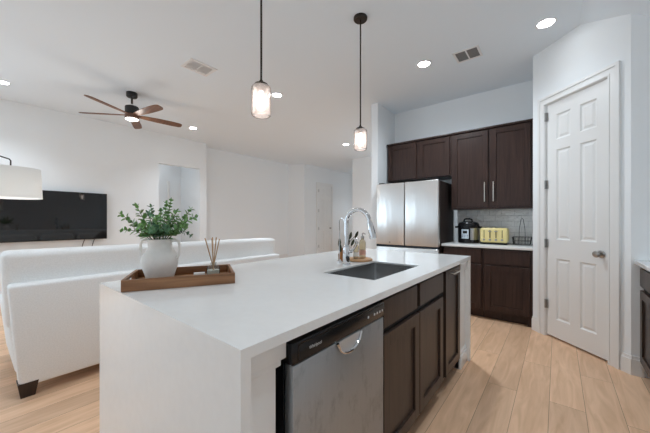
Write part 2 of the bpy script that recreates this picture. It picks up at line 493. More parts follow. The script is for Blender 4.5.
w = B()
q = ADDED_WINDOWS[1]  # opening for the added window in the left wall
w.box((XL - 0.11, WALL_Y, 0), (XL, q[1], ZC)); w.box((XL - 0.11, q[2], 0), (XL, 2.53, ZC)); w.box((XL - 0.11, q[1], 0), (XL, q[2], q[3])); w.box((XL - 0.11, q[1], q[4]), (XL, q[2], ZC)); w.box((XL - 0.11, 3.43, 0), (XL, 3.593, ZC)); w.box((XL - 0.11, 2.53, 2.44), (XL, 3.43, ZC))
struct('wall_left', w, 'wall')
w = B()
w.box((-7.62, 2.2, 0), (-7.52, 3.6, ZC)); w.box((-7.52, 3.43, 0), (XL - 0.11, 3.593, ZC)); w.box((-7.52, 2.2, 0), (XL - 0.11, 2.3, ZC))
struct('wall_alcove', w, 'wall')
struct('trim_1', B().box((-7.52, 3.09, 0), (-7.495, 3.15, 2.2), 0.005), 'trim')
w = B()
w.hull([(-6.99, 3.593, 0), (-6.88, 3.593, 0), (-6.90, 6.62, 0), (-6.42, 6.89, 0), (-6.39, 11.5, 0), (-6.5, 11.5, 0), (-6.5, 7.0, 0), (-6.99, 6.72, 0)],
       [(-6.99, 3.593, ZC), (-6.88, 3.593, ZC), (-6.90, 6.62, ZC), (-6.42, 6.89, ZC), (-6.39, 11.5, ZC), (-6.5, 11.5, ZC), (-6.5, 7.0, ZC), (-6.99, 6.72, ZC)])
struct('wall_far', w, 'wall')
w = B(); w.box((-6.5, 11.5, 0), (-4.6, 11.6, ZC)); struct('wall_corridor_end', w, 'wall')
w = B(); w.box((-4.79, 7.25, 0), (-4.68, 11.5, ZC)); w.box((-4.68, 7.25, 0), (-2.305, 7.36, ZC)); struct('wall_corridor', w, 'wall')
def wall_with_added_window(name, xa, xb, ya, yb, zt, wy0, wy1, wz0, wz1, n):
    w = B(); w.box((xa, ya, 0), (xb, wy0, zt)); w.box((xa, wy1, 0), (xb, yb, zt)); w.box((xa, wy0, 0), (xb, wy1, wz0)); w.box((xa, wy0, wz1), (xb, wy1, zt))
    struct(name, w, 'wall')
    f = B(); x0, x1 = xa - 0.012, xa + 0.03
    f.box((x0, wy0, wz0), (x1, wy0 + 0.05, wz1)); f.box((x0, wy1 - 0.05, wz0), (x1, wy1, wz1)); f.box((x0, wy0 + 0.05, wz0), (x1, wy1 - 0.05, wz0 + 0.05)); f.box((x0, wy0 + 0.05, wz1 - 0.05), (x1, wy1 - 0.05, wz1))
    f.box((x0, (wy0 + wy1) / 2 - 0.025, wz0 + 0.05), (x1, (wy0 + wy1) / 2 + 0.025, wz1 - 0.05))
    struct('window_%d' % n, f, 'trim')
q = ADDED_WINDOWS[0]; wall_with_added_window('wall_stub', -2.305, -2.195, 4.035, 7.36, ZC, *q[1:5], 4)  # this window is added, on the side hidden from the camera
struct('wall_back', B().box((-2.195, YB, 0), (1.3, YB + 0.1, ZC)), 'wall')
# pantry: diagonal wall around the door, its two returns
DW_, DH = 0.615, 2.455      # door opening
w = B()
def dprism(bb, t0, t1, z0, z1, d0=0.0, d1=-0.10):
    p = [PT(t0, d0), PT(t1, d0), PT(t1, d1), PT(t0, d1)]
    bb.hull([(x, y, z0) for x, y in p], [(x, y, z1) for x, y in p]); return bb
dprism(w, -0.173, -0.007, 0, ZC); dprism(w, DW_, 0.777, 0, ZC); dprism(w, -0.007, DW_, DH, ZC)
w.hull([(CORN_L[0], CORN_L[1], 0), (PT(-0.173, -0.1)[0], PT(-0.173, -0.1)[1], 0), (-0.11, YB, 0), (CORN_L[0], YB, 0)],
       [(CORN_L[0], CORN_L[1], ZC), (PT(-0.173, -0.1)[0], PT(-0.173, -0.1)[1], ZC), (-0.11, YB, ZC), (CORN_L[0], YB, ZC)])
w.hull([(CORN_R[0], CORN_R[1], 0), (XR, CORN_R[1], 0), (XR, CORN_R[1] + 0.1, 0), (CORN_R[0] + 0.045, CORN_R[1] + 0.1, 0)],
       [(CORN_R[0], CORN_R[1], ZC), (XR, CORN_R[1], ZC), (XR, CORN_R[1] + 0.1, ZC), (CORN_R[0] + 0.045, CORN_R[1] + 0.1, ZC)])
struct('wall_pantry', w, 'wall', smooth=10)
struct('wall_right', B().box((XR, WALL_Y, 0), (XR + 0.1, YB, ZC)), 'wall')
# window wall behind the camera
w = B(); xs = [XL - 0.11] + [v for p in WINDOWS for v in p] + [XR + 0.1]
w.box((xs[0], WALL_Y - 0.1, 0), (xs[-1], WALL_Y, WIN_Z[0])); w.box((xs[0], WALL_Y - 0.1, WIN_Z[1]), (xs[-1], WALL_Y, ZC))
for i in range(0, len(xs), 2): w.box((xs[i], WALL_Y - 0.1, WIN_Z[0]), (xs[i + 1], WALL_Y, WIN_Z[1]))
struct('wall_front', w, 'wall')
for i, (x0, x1) in enumerate(WINDOWS):
    f = B(); y0, y1 = WALL_Y - 0.03, WALL_Y + 0.02
    f.box((x0, y0, WIN_Z[0]), (x0 + 0.05, y1, WIN_Z[1])); f.box((x1 - 0.05, y0, WIN_Z[0]), (x1, y1, WIN_Z[1]))
    f.box((x0 + 0.05, y0, WIN_Z[0]), (x1 - 0.05, y1, WIN_Z[0] + 0.05)); f.box((x0 + 0.05, y0, WIN_Z[1] - 0.05), (x1 - 0.05, y1, WIN_Z[1]))
    f.box(((x0 + x1) / 2 - 0.025, y0, WIN_Z[0] + 0.05), ((x0 + x1) / 2 + 0.025, y1, WIN_Z[1] - 0.05))
    struct('window_%d' % (i + 1), f, 'trim')

# baseboards
def bboard(name, pts):       # pts: prism footprints (quad) list
    b = B()
    for q, hh in pts:
        b.hull([(x, y, 0) for x, y in q], [(x, y, hh) for x, y in q])
    return struct(name, b, 'trim', smooth=10)
b = B()
for t0, t1 in ((-0.173, -0.088), (0.715, 0.777 + 0.012)):
    dprism(b, t0, t1, 0, 0.125, 0.016, 0.0); dprism(b, t0, t1, 0.125, 0.15, 0.009, 0.0)
q = CORN_R
b.box((q[0] - 0.004, q[1] - 0.016, 0), (0.53, q[1], 0.125)); b.box((q[0], q[1] - 0.009, 0.125), (0.53, q[1], 0.15))
struct('baseboard_pantry', b, 'trim', smooth=10)
b = B(); b.box((XL, WALL_Y, 0), (XL + 0.015, 2.53, 0.13)); b.box((XL, 3.43, 0), (XL + 0.015, 3.593, 0.13)); struct('baseboard_left', b, 'trim')
struct('baseboard_far', B().hull([(-6.88, 3.593, 0), (-6.865, 3.593, 0), (-6.885, 6.61, 0), (-6.9, 6.62, 0)], [(-6.88, 3.593, .13), (-6.865, 3.593, .13), (-6.885, 6.61, .13), (-6.9, 6.62, .13)]), 'trim')
b = B(); b.box((-4.79, 7.235, 0), (-2.305, 7.25, 0.13)); struct('baseboard_corridor', b, 'trim')

# pantry door casing
b = B()
for (t0, t1, z0, z1) in ((-0.088, -0.007, 0, DH + 0.085), (DW_, DW_ + 0.092, 0, DH + 0.085), (-0.007, DW_, DH, DH + 0.085)):
    dprism(b, t0, t1, z0, z1, 0.014, 0.0)
# raised outer band and inner bead of the casing
dprism(b, -0.088, -0.062, 0, DH + 0.085, 0.022, 0.014); dprism(b, DW_ + 0.066, DW_ + 0.092, 0, DH + 0.085, 0.022, 0.014)
dprism(b, -0.062, DW_ + 0.066, DH + 0.06, DH + 0.085, 0.022, 0.014)
dprism(b, -0.02, -0.012, 0, DH + 0.01, 0.018, 0.014); dprism(b, DW_ + 0.008, DW_ + 0.016, 0, DH + 0.01, 0.018, 0.014)
dprism(b, -0.02, DW_ + 0.016, DH + 0.004, DH + 0.012, 0.018, 0.014)
# jamb
dprism(b, -0.007, -0.0035, 0, DH, 0.0, -0.10); dprism(b, DW_ - 0.0035, DW_, 0, DH, 0.0, -0.10); dprism(b, -0.0035, DW_ - 0.0035, DH - 0.004, DH, 0.0, -0.10)
struct('trim_2', b, 'trim', smooth=10)

def six_panel(bb, L, w, h, z0, thick=0.035):
    """L(t, d, z) -> world; d=0 is the front face"""
    cols = [(0.105, 0.255), (0.352, 0.503)]
    cols = [(a * w / 0.608, e * w / 0.608) for a, e in cols]
    rows = [(0.205, 0.835), (1.03, 1.955), (2.062, 2.32)]
    def slab(t0, t1, za, zb, da, db):
        lo = [L(t0, da, za), L(t1, da, za), L(t1, db, za), L(t0, db, za)]
        hi = [L(t0, da, zb), L(t1, da, zb), L(t1, db, zb), L(t0, db, zb)]
        bb.hull(lo, hi)
    z1 = z0 + h
    for a, e in ((0, cols[0][0]), (cols[0][1], cols[1][0]), (cols[1][1], w)): slab(a, e, z0, z1, 0, -thick)
    zz = [z0] + [v for r in rows for v in r] + [z1]
    for i in range(0, len(zz), 2):
        for a, e in cols: slab(a, e, zz[i], zz[i + 1], 0, -thick)
    pan = []
    for za, zb in rows:
        for a, e in cols:
            # sunken sloped moulding then a raised field
            def ring(m, d): return [L(a + m, d, za + m), L(e - m, d, za + m), L(e - m, d, zb - m), L(a + m, d, zb - m)]
            pan.append([ring(0, 0), ring(0.012, -0.012), ring(0.022, -0.012), ring(0.04, -0.004)])
    return pan
def panels_obj(pan, parent, M=None):
    for rings in pan:
        b = B(); rv = [[b.bm.verts.new(p) for p in r] for r in rings]
        for a, e in zip(rv, rv[1:]):
            for i in range(4): b.bm.faces.new((a[i], a[(i + 1) % 4], e[(i + 1) % 4], e[i]))
        b.bm.faces.new(rv[-1])
        obj('panel', b, 'trim', parent, smooth=10)
door = sthing('door_1')
b = B(); LP = lambda t, d, z: (*PT(t, d - 0.012), z)
pan = six_panel(b, LP, 0.608, 2.430, 0.020)
slab = obj('door_slab', b, 'trim', door, smooth=10)
panels_obj(pan, slab)
for hz in (2.326, 1.606, 0.984, 0.341):
    b = B(); x, y = PT(-0.004, 0.008)
    b.cyl((x, y, hz - 0.045), (x, y, hz + 0.045), 0.0075, 10)
    p = [PT(-0.006, 0.004), PT(0.012, 0.004), PT(0.012, -0.012), PT(-0.006, -0.012)]
    b.hull([(a, e, hz - 0.044) for a, e in p], [(a, e, hz + 0.044) for a, e in p])
    obj('hinge', b, 'hinge', door)
# knob with rose
b = B(Matrix.Translation((*PT(0.545, -0.012), 0.93)) @ Matrix.Rotation(math.radians(-135), 4, 'Z'))
b.lathe([(0.033, 0.0), (0.033, 0.006), (0.028, 0.010), (0.012, 0.012), (0.011, 0.030), (0.020, 0.036), (0.029, 0.046), (0.030, 0.056), (0.024, 0.066), (0.008, 0.070)], (0, 0, 0), 24, 'X')
obj('door_knob', b, 'nickel', door)
b = B(); dprism(b, 0.603, 0.6095, 0.90, 0.96, -0.006, -0.012); obj('latch_plate', b, 'hinge', door)

# corridor door far away on the far wall
door2 = sthing('door_2')
LF = lambda t, d, z: (-6.405 + 0.004 * (t / 0.7) + d + 0.012, 7.57 + t, z)
b = B(); pan = six_panel(b, LF, 0.70, 2.436, 0.014)
slab2 = obj('door_slab', b, 'trim', door2, smooth=10); panels_obj(pan, slab2)
for hz in (2.25, 1.56, 0.95, 0.34):
    obj('hinge', B().box((-6.40, 7.553, hz - 0.05), (-6.372, 7.572, hz + 0.05)), 'hinge', door2)
b = B(); b.lathe([(0.03, 0.0), (0.03, 0.008), (0.012, 0.012), (0.012, 0.03), (0.028, 0.04), (0.028, 0.055), (0.01, 0.065)], (-6.394, 8.20, 0.95), 16, 'X')
obj('door_knob', b, 'nickel', door2)
b = B(); xa, xb = -6.42, -6.38
b.box((xa, 7.47, 0), (xb, 7.555, 2.54)); b.box((xa, 8.285, 0), (xb, 8.37, 2.54)); b.box((xa, 7.555, 2.455), (xb, 8.285, 2.54))
struct('trim_3', b, 'trim')

# ------------------------------------------------------------------ island
IX0, IX1, IY0, IY1, CT = -1.778, -0.593, 0.412, 2.770, 0.914
SX0, SX1, SY0, SY1 = -1.092, -0.742, 1.330, 1.955      # sink cut-out
ISF = -0.632      # cabinet frames' front plane
t = thing('island_countertop', 'white quartz island countertop with slab ends running to the floor', 'countertop', (-1.185, 1.59, 0))
b = B(); z0 = CT - 0.03
b.box((IX0, IY0, z0), (IX1, SY0, CT)); b.box((IX0, SY1, z0), (IX1, IY1, CT))
b.box((IX0, SY0, z0), (SX0, SY1, CT)); b.box((SX1, SY0, z0), (IX1, SY1, CT))
obj('worktop', b, 'quartz', t, smooth=10)
b = B(); b.box((IX0, IY0, 0), (IX1, IY0 + 0.03, z0)); obj('end_panel', b, 'quartz', t)
b = B(); b.box((IX0, IY1 - 0.03, 0), (IX1, IY1, z0)); obj('end_panel', b, 'quartz', t)

t = thing('island_surround', 'white painted island base with moulded corner posts under the quartz top', 'island base', (-1.3, 1.59, 0))
b = B(); b.box((-1.46, IY0 + 0.03, 0), (-1.42, IY1 - 0.03, z0)); obj('back_panel', b, 'trim', t)
def post(y0, y1, capside, near):
    b = B()
    b.box((-1.42, y0, 0), (ISF, y1, z0))
    yc0, yc1 = (y0, y1 + 0.028) if near else (y0 - 0.012, y1)
    # capital: stepped
    b.box((ISF - 0.05, y0, 0.825), (ISF + 0.016, yc1, z0), 0.003)
    b.box((ISF - 0.05, y0, 0.805), (ISF + 0.009, (yc1 + y1) / 2, 0.825), 0.003)
    # base
    b.box((ISF - 0.05, y0, 0), (ISF + 0.018, y1 + (0.014 if near else 0), 0.11), 0.004)
    b.box((ISF - 0.05, y0, 0.11), (ISF + 0.010, y1 + (0.007 if near else 0), 0.135), 0.004)
    return obj('corner_post', b, 'trim', t)
post(IY0 + 0.03, 0.556, 1, True)
post(2.535, IY1 - 0.03, -1, False)

def shaker(front, axis, u0, u1, z0, z1, mat, parent, name='door', fr=0.062, th=0.02, rec=0.013, sgn=1):
    """axis 'X': front plane x=front facing +X*sgn, spans y u0..u1; axis 'Y': plane y=front facing -Y, spans x"""
    def bx(b, a0, a1, za, zb, d0, d1, bev=0.0015):
        if axis == 'X':
            xs = sorted((front - sgn * d0, front - sgn * d1)); b.box((xs[0], a0, za), (xs[1], a1, zb), bev, 1)
        else:
            b.box((a0, front + d0, za), (a1, front + d1, zb), bev, 1)
    b = B()
    if fr > 0:
        bx(b, u0, u0 + fr, z0, z1, 0, th); bx(b, u1 - fr, u1, z0, z1, 0, th)
        bx(b, u0 + fr, u1 - fr, z0, z0 + fr, 0, th, 0); bx(b, u0 + fr, u1 - fr, z1 - fr, z1, 0, th, 0)
    else:
        bx(b, u0, u1, z0, z1, 0, th)
    d = obj(name, b, mat, parent, smooth=20)
    if fr > 0:
        b = B(); bx(b, u0 + fr - 0.001, u1 - fr + 0.001, z0 + fr - 0.001, z1 - fr + 0.001, rec, th, 0)
        obj('panel', b, mat, d)
    return d
def bar_handle(front, axis, a, zc, length, vertical, parent, sgn=1, r=0.0055, off=0.028):
    b = B()
    def p(u, d, z): return (front + sgn * d, u, z) if axis == 'X' else (u, front - d, z)
    h = length / 2
    if vertical:
        b.cyl(p(a, off, zc - h), p(a, off, zc + h), r)
        for s in (-1, 1): b.cyl(p(a, 0, zc + s * h * 0.8), p(a, off, zc + s * h * 0.8), r * 0.8)
    else:
        b.cyl(p(a - h, off, zc), p(a + h, off, zc), r)
        for s in (-1, 1): b.cyl(p(a + s * h * 0.8, 0, zc), p(a + s * h * 0.8, off, zc), r * 0.8)
    return obj('handle', b, 'handle', parent)

FX = -0.610
t = thing('sink_base_cabinet', 'brown stained island cabinet below the sink with two false drawers over two doors', 'cabinet', (-0.9, 1.62, 0))
b = B()   # carcass: open inside so that the sink hangs in it
y0, y1 = 1.168, 2.068
for a in ((-1.42, y0, 0.10), ): pass
b.box((-1.40, y0, 0.10), (ISF, y0 + 0.016, 0.883)); b.box((-1.40, y1 - 0.016, 0.10), (ISF, y1, 0.883))
b.box((-1.40, y0 + 0.016, 0.10), (ISF, y1 - 0.016, 0.118)); b.box((-1.40, y0 + 0.016, 0.118), (-1.384, y1 - 0.016, 0.883))
b.box((ISF - 0.012, y0 + 0.016, 0.118), (ISF, y1 - 0.016, 0.883))
b.box((-1.40, y0, 0.0), (ISF - 0.07, y1, 0.10))
obj('carcass', b, 'dark_gap', t)
shaker(FX, 'X', 1.182, 1.578, 0.735, 0.864, 'island_wood', t, 'drawer_front', fr=0)
shaker(FX, 'X', 1.622, 2.050, 0.735, 0.864, 'island_wood', t, 'drawer_front', fr=0)
shaker(FX, 'X', 1.182, 1.612, 0.118, 0.703, 'island_wood', t)
shaker(FX, 'X', 1.622, 2.050, 0.118, 0.703, 'island_wood', t)
t = thing('pull_out_cabinet', 'narrow brown stained island cabinet with a horizontal bar handle at the far end', 'cabinet', (-0.9, 2.3, 0))
b = B(); b.box((-1.40, 2.070, 0.10), (ISF, 2.520, 0.883)); b.box((-1.40, 2.070, 0), (ISF - 0.07, 2.520, 0.10)); obj('carcass', b, 'dark_gap', t)
d = shaker(FX, 'X', 2.112, 2.490, 0.118, 0.864, 'island_wood', t)
bar_handle(FX, 'X', 2.29, 0.838, 0.16, False, d)
# little filler post face beside it
obj('filler_strip', B().box((ISF, 2.496, 0.10), (FX - 0.008, 2.520, 0.883)), 'island_wood', t)

# dishwasher
t = thing('dishwasher', 'stainless steel dishwasher with black control strip set into the island', 'dishwasher', (-0.9, 0.875, 0))
b = B(); b.box((-1.20, 0.592, 0.10), (ISF - 0.006, 1.160, 0.865)); b.box((-1.20, 0.60, 0.0), (ISF - 0.075, 1.15, 0.10)); obj('tub', b, 'black', t)
b = B()
b.box((ISF - 0.005, 0.596, 0.10), (-0.600, 1.157, 0.799), 0.004); obj('door', b, 'dwsteel', t)
b = B(); b.box((ISF - 0.005, 0.588, 0.802), (-0.597, 1.162, 0.868), 0.006)
cp = obj('control_panel', b, 'black', t)
b = B()   # raised rim line round the controls
for (a0, a1, za, zb) in ((0.612, 1.150, 0.857, 0.860), (0.612, 0.615, 0.811, 0.857)):
    b.box((-0.597, a0, za), (-0.5955, a1, zb))
obj('trim_line', b, 'bronze', cp)
for k, yy in enumerate((1.015, 1.065, 1.088, 1.111, 1.134)):
    b = B(); b.box((-0.5972, yy, 0.828), (-0.5962, yy + 0.010, 0.837)); obj('button', b, 'text', cp)
b = B()   # pocket handle: a hood-shaped cup below the strip
yc, n = 0.885, 14
prev = None
M = Matrix.Identity(4)
b.tube([(-0.594, yc - 0.078 + 0.156 * i / n, 0.797 - 0.052 * math.sin(PI * i / n) ** 0.5) for i in range(n + 1)], 0.0055, 8)
h = obj('pocket_handle', b, 'chrome', t)
b = B(); q = [(yc - 0.074 + 0.148 * i / n, 0.797 - 0.049 * math.sin(PI * i / n) ** 0.5) for i in range(n + 1)]
b.hull([(-0.6005, y, z) for y, z in q], [(-0.5975, y, z) for y, z in q]); obj('handle_scoop', b, 'scoop', h)
fc = bpy.data.curves.new('brand_text', 'FONT'); fc.body = 'Whirlpool'; fc.size = 0.0145; fc.extrude = 0.0004; fc.align_x = 'LEFT'
ft = bpy.data.objects.new('text_source', fc)
tm = bpy.data.meshes.new_from_object(ft); bpy.data.objects.remove(ft)
tm.materials.clear(); tm.materials.append(MAT['text'])
fo = bpy.data.objects.new('brand_text', tm); COL.objects.link(fo)
fo.parent = cp
fo.matrix_local = MW[cp.name].inverted() @ Matrix(((0, 0, 1, -0.5968), (1, 0, 0, 0.662), (0, 1, 0, 0.828), (0, 0, 0, 1)))

# sink
t = thing('kitchen_sink', 'rectangular undermount steel sink set into the white island top', 'sink', ((SX0 + SX1) / 2, (SY0 + SY1) / 2, 0.68))
def rrect(x0, x1, y0, y1, r, z, n=5):
    pts = []
    for cx, cy, a0 in ((x1 - r, y1 - r, 0), (x0 + r, y1 - r, PI / 2), (x0 + r, y0 + r, PI), (x1 - r, y0 + r, 1.5 * PI)):
        for i in range(n + 1):
            a = a0 + PI / 2 * i / n; pts.append((cx + r * math.cos(a), cy + r * math.sin(a), z))
    return pts
b = B(); e = 0.004
e = -0.003
rings = [rrect(SX0 + 0.0005, SX1 - 0.0005, SY0 + 0.0005, SY1 - 0.0005, 0.001, CT - 0.010), rrect(SX0 - e, SX1 + e, SY0 - e, SY1 + e, 0.022, CT - 0.010),
         rrect(SX0 - e, SX1 + e, SY0 - e, SY1 + e, 0.022, 0.705), rrect(SX0 + 0.012, SX1 - 0.012, SY0 + 0.012, SY1 - 0.012, 0.012, 0.69)]
rv = [[b.bm.verts.new(p) for p in r] for r in rings]
for a, c2 in zip(rv, rv[1:]):
    for i in range(len(a)): b.bm.faces.new((a[i], a[(i + 1) % len(a)], c2[(i + 1) % len(a)], c2[i]))
b.bm.faces.new(rv[-1])
obj('basin', b, 'sinksteel', t)
b = B(); b.lathe([(0.045, 0.0), (0.045, 0.004), (0.03, 0.004), (0.028, 0.001)], ((SX0 + SX1) / 2 - 0.06, (SY0 + SY1) / 2, 0.6905), 24)
obj('drain', b, 'chrome', t)

# faucet
fx, fy = -1.165, 1.685
t = thing('kitchen_faucet', 'tall chrome gooseneck kitchen faucet behind the island sink', 'faucet', (fx, fy, CT))
b = B(); b.lathe([(0.030, 0), (0.030, 0.006), (0.024, 0.012), (0.026, 0.02), (0.025, 0.11), (0.022, 0.13), (0.016, 0.14)], (fx, fy, CT), 24); obj('base', b, 'chrome', t)
pts = [(fx, fy, 1.05), (fx, fy, 1.205)]
for i in range(1, 13):
    a = PI - PI * 0.96 * i / 12
    pts.append((fx + 0.094 + 0.094 * math.cos(a), fy, 1.205 + 0.095 * math.sin(a)))
b = B(); b.tube(pts, 0.0155, 14); obj('gooseneck', b, 'chrome', t)
e = Vector(pts[-1]); dn = (Vector(pts[-1]) - Vector(pts[-2])).normalized()
b = B(); b.tube([e, e + dn * 0.02, e + dn * 0.10, e + dn * 0.115], [0.0165, 0.020, 0.025, 0.022], 16); obj('spray_head', b, 'chrome', t)
b = B(); b.tube([e + dn * 0.03 + Vector((0.016, 0, 0)), e + dn * 0.08 + Vector((0.021, 0, 0))], 0.006, 8); obj('spray_button', b, 'black', t)
b = B(); b.cyl((fx, fy, 1.0), (fx + 0.012, fy + 0.045, 1.0), 0.013); b.tube([(fx + 0.010, fy + 0.040, 1.0), (fx + 0.030, fy + 0.062, 1.03), (fx + 0.05, fy + 0.075, 1.075)], [0.009, 0.007, 0.005], 10)
obj('lever_handle', b, 'chrome', t)
# slim water tap
gx, gy = -1.262, 1.735
t = thing('water_tap', 'slim chrome filtered water tap just behind the tall gooseneck faucet', 'faucet', (gx, gy, CT))
b = B(); b.lathe([(0.018, 0), (0.018, 0.01), (0.010, 0.02)], (gx, gy, CT), 16); obj('base', b, 'chrome', t)
pts = [(gx, gy, 0.93), (gx, gy, 1.215)] + [(gx + 0.026 - 0.026 * math.cos(PI * i / 8), gy - 0.01 * i / 8, 1.215 + 0.028 * math.sin(PI * i / 8)) for i in range(1, 9)]
b = B(); b.tube(pts, 0.0026, 8); obj('spout', b, 'chrome', t)

# soap board, bottles
bx_, by_ = -1.205, 1.915
o = obj('wooden_board', B().lathe([(0.095, 0), (0.105, 0.004), (0.105, 0.013), (0.100, 0.017)], (bx_, by_, CT), 32), 'boardwood')
tag(o, 'small round wooden board holding soap bottles by the faucet', 'board')
def pump_bottle(name, label, x, y, z, r, h, glass, metal, labelmat):
    t = thing(name, label, 'bottle', (x, y, z), 0, 'soap bottles by the faucet')
    obj('body', B().lathe([(r * 0.9, 0), (r, 0.006), (r, h * 0.78), (r * 0.8, h * 0.88), (r * 0.45, h * 0.93), (r * 0.45, h)], (x, y, z), 20), glass, t)
    b = B(); b.lathe([(r * 0.55, h), (r * 0.55, h + 0.016), (r * 0.2, h + 0.018), (r * 0.2, h + 0.036)], (x, y, z), 14)
    b.tube([(x, y, z + h + 0.036), (x + 0.012, y - 0.004, z + h + 0.040), (x + 0.034, y - 0.012, z + h + 0.034)], [0.006, 0.006, 0.004], 8)
    obj('pump', b, metal, t)
    obj('label', B().lathe([(r * 1.01, h * 0.16), (r * 1.01, h * 0.42)], (x, y, z), 20, cap=False), labelmat, t)
    return t
pump_bottle('soap_bottle', 'shorter pale soap bottle on the wooden board nearest the faucet', bx_ - 0.008, by_ - 0.030, CT + 0.017, 0.021, 0.118, 'soap_glass', 'chrome', 'card')
pump_bottle('soap_bottle', 'taller pale soap bottle with rose label on the wooden board', bx_ + 0.012, by_ + 0.032, CT + 0.017, 0.026, 0.155, 'soap_glass', 'nickel', 'label_pink')
# amber bud vase with a dark sprig
vx, vy = -1.285, 1.80
t = thing('bud_vase', 'small amber bud vase with dark leaf sprig behind the faucet', 'vase', (vx, vy, CT))
obj('body', B().lathe([(0.024, 0), (0.028, 0.01), (0.030, 0.05), (0.022, 0.075), (0.014, 0.085), (0.017, 0.10)], (vx, vy, CT), 18), 'amber_glass', t)
b = B()
for (ex, ey, ez) in ((0.09, 0.06, 0.20), (0.045, 0.045, 0.19), (-0.015, -0.01, 0.14), (0.0, -0.035, 0.13)):
    b.tube([(vx, vy, CT + 0.03), (vx + ex * 0.3, vy + ey * 0.3, CT + 0.03 + (ez - 0.03) * 0.55), (vx + ex, vy + ey, CT + ez)], 0.002, 6)
    for q in (0.7, 1.0):
        b.leaf((vx + ex * q * 0.9, vy + ey * q * 0.9, CT + ez * q - 0.025), (ex * 0.5, ey * 0.5, 0.12), (1, -1, 0.2), 0.062, 0.022)
obj('sprig', b, 'leafdark', t)

# ------------------------------------------------------------------ tray group on the island
TA = math.radians(62.0)
TC = (-1.496, 0.697)
TM = Matrix.Translation((TC[0], TC[1], CT)) @ Matrix.Rotation(TA, 4, 'Z')
t = thing('serving_tray', 'brown walnut serving tray at the near end of the island', 'tray', (TC[0], TC[1], CT), TA)
hx, hy, th, hh = 0.2375, 0.155, 0.013, 0.052
obj('bottom', B(TM).box((-hx + th, -hy + th, 0), (hx - th, hy - th, 0.010)), 'traywood', t)
b = B(TM); b.box((-hx, -hy, 0), (hx, -hy + th, hh), 0.002); obj('long_side', b, 'traywood', t)
b = B(TM); b.box((-hx, hy - th, 0), (hx, hy, hh), 0.002); obj('long_side', b, 'traywood', t)
for s in (-1, 1):
    b = B(TM); x0, x1 = sorted((s * hx, s * (hx - th)))
    b.box((x0, -hy + th, 0), (x1, hy - th, 0.018)); b.box((x0, -hy + th, 0.040), (x1, hy - th, hh))
    b.box((x0, -hy + th, 0.018), (x1, -0.052, 0.040)); b.box((x0, 0.052, 0.018), (x1, hy - th, 0.040))
    obj('handle_side', b, 'traywood', t)
TZ = CT + 0.010
# vase
q = TM @ Vector((-0.113, 0.056, 0)); vx, vy = q.x, q.y
t = thing('ceramic_vase', 'matte off-white two-handled ceramic vase standing on the walnut tray', 'vase', (vx, vy, TZ))
b = B()
prof = [(0.056, 0), (0.062, 0.004), (0.070, 0.03), (0.082, 0.068), (0.0865, 0.094), (0.082, 0.120), (0.067, 0.143), (0.0575, 0.156), (0.0545, 0.170), (0.0565, 0.192), (0.060, 0.205), (0.057, 0.207), (0.051, 0.200), (0.048, 0.17)]
b.lathe(prof, (vx, vy, TZ), 40); obj('body', b, 'ceramic', t, smooth=60)
rv_ = Vector((0.778, 0.628, 0))
for s in (-1, 1):
    pts = []
    for (r, h) in ((0.054, 0.192), (0.074, 0.204), (0.092, 0.198), (0.101, 0.178), (0.102, 0.150), (0.096, 0.122), (0.082, 0.102)):
        pts.append(Vector((vx, vy, TZ + h)) + rv_ * (s * r))
    b = B(); b.tube(pts, 0.0065, 10); obj('handle', b, 'ceramic', t, smooth=60)
# eucalyptus
t = thing('eucalyptus_bunch', 'bunch of green eucalyptus branches in the white vase', 'plant', (vx, vy, TZ + 0.17))
rng = random.Random(11)
vd = Vector((-0.628, 0.778, 0))     # away from the camera
def branch(dx, dz, dd, bend):
    """dx to the picture's right, dd away, dz up: tip offset from the vase mouth"""
    base = Vector((vx, vy, TZ + 0.10)) + rv_ * (dx * 0.10)
    mouth = Vector((vx, vy, TZ + 0.205)) + rv_ * max(-0.04, min(0.04, dx * 0.28)) + vd * max(-0.035, min(0.035, dd * 0.3))
    tip = Vector((vx, vy, TZ + 0.205)) + rv_ * dx + vd * dd + Vector((0, 0, dz))
    ctrl = (mouth + tip) / 2 + Vector((0, 0, bend))
    pts = [base]
    for i in range(9):
        s_ = i / 8; pts.append(mouth * (1 - s_) ** 2 + ctrl * 2 * s_ * (1 - s_) + tip * s_ ** 2)
    b = B(); b.tube(pts, [0.0022] * 5 + [0.0016] * 5, 6, mi=0)
    L = (tip - mouth).length; n = max(5, int(L / 0.0165))
    for k in range(1, n + 1):
        s_ = k / n
        p = mouth * (1 - s_) ** 2 + ctrl * 2 * s_ * (1 - s_) + tip * s_ ** 2
        tn = ((ctrl - mouth) * (1 - s_) + (tip - ctrl) * s_).normalized()
        sz = 0.040 * (1 - 0.42 * s_) * rng.uniform(0.85, 1.15)
        side = tn.cross(Vector((rng.uniform(-.5, .5), rng.uniform(-.5, .5), 1))).normalized()
        side = (Matrix.Rotation(k * 1.25 + rng.uniform(-.4, .4), 3, tn) @ side)
        for sg in (-1, 1):
            d = side * sg + tn * 0.55
            b.leaf(p, d, tn + Vector((rng.uniform(-.3, .3), rng.uniform(-.3, .3), rng.uniform(0, .4))), sz, sz * 0.78, mi=1)
    b.leaf(tip, tip - ctrl, (0, 0, 1), 0.022, 0.014, mi=1)
    return obj('branch', b, ['stem', rng.choice(['leaf', 'leaf', 'leaf2'])], t, smooth=60)
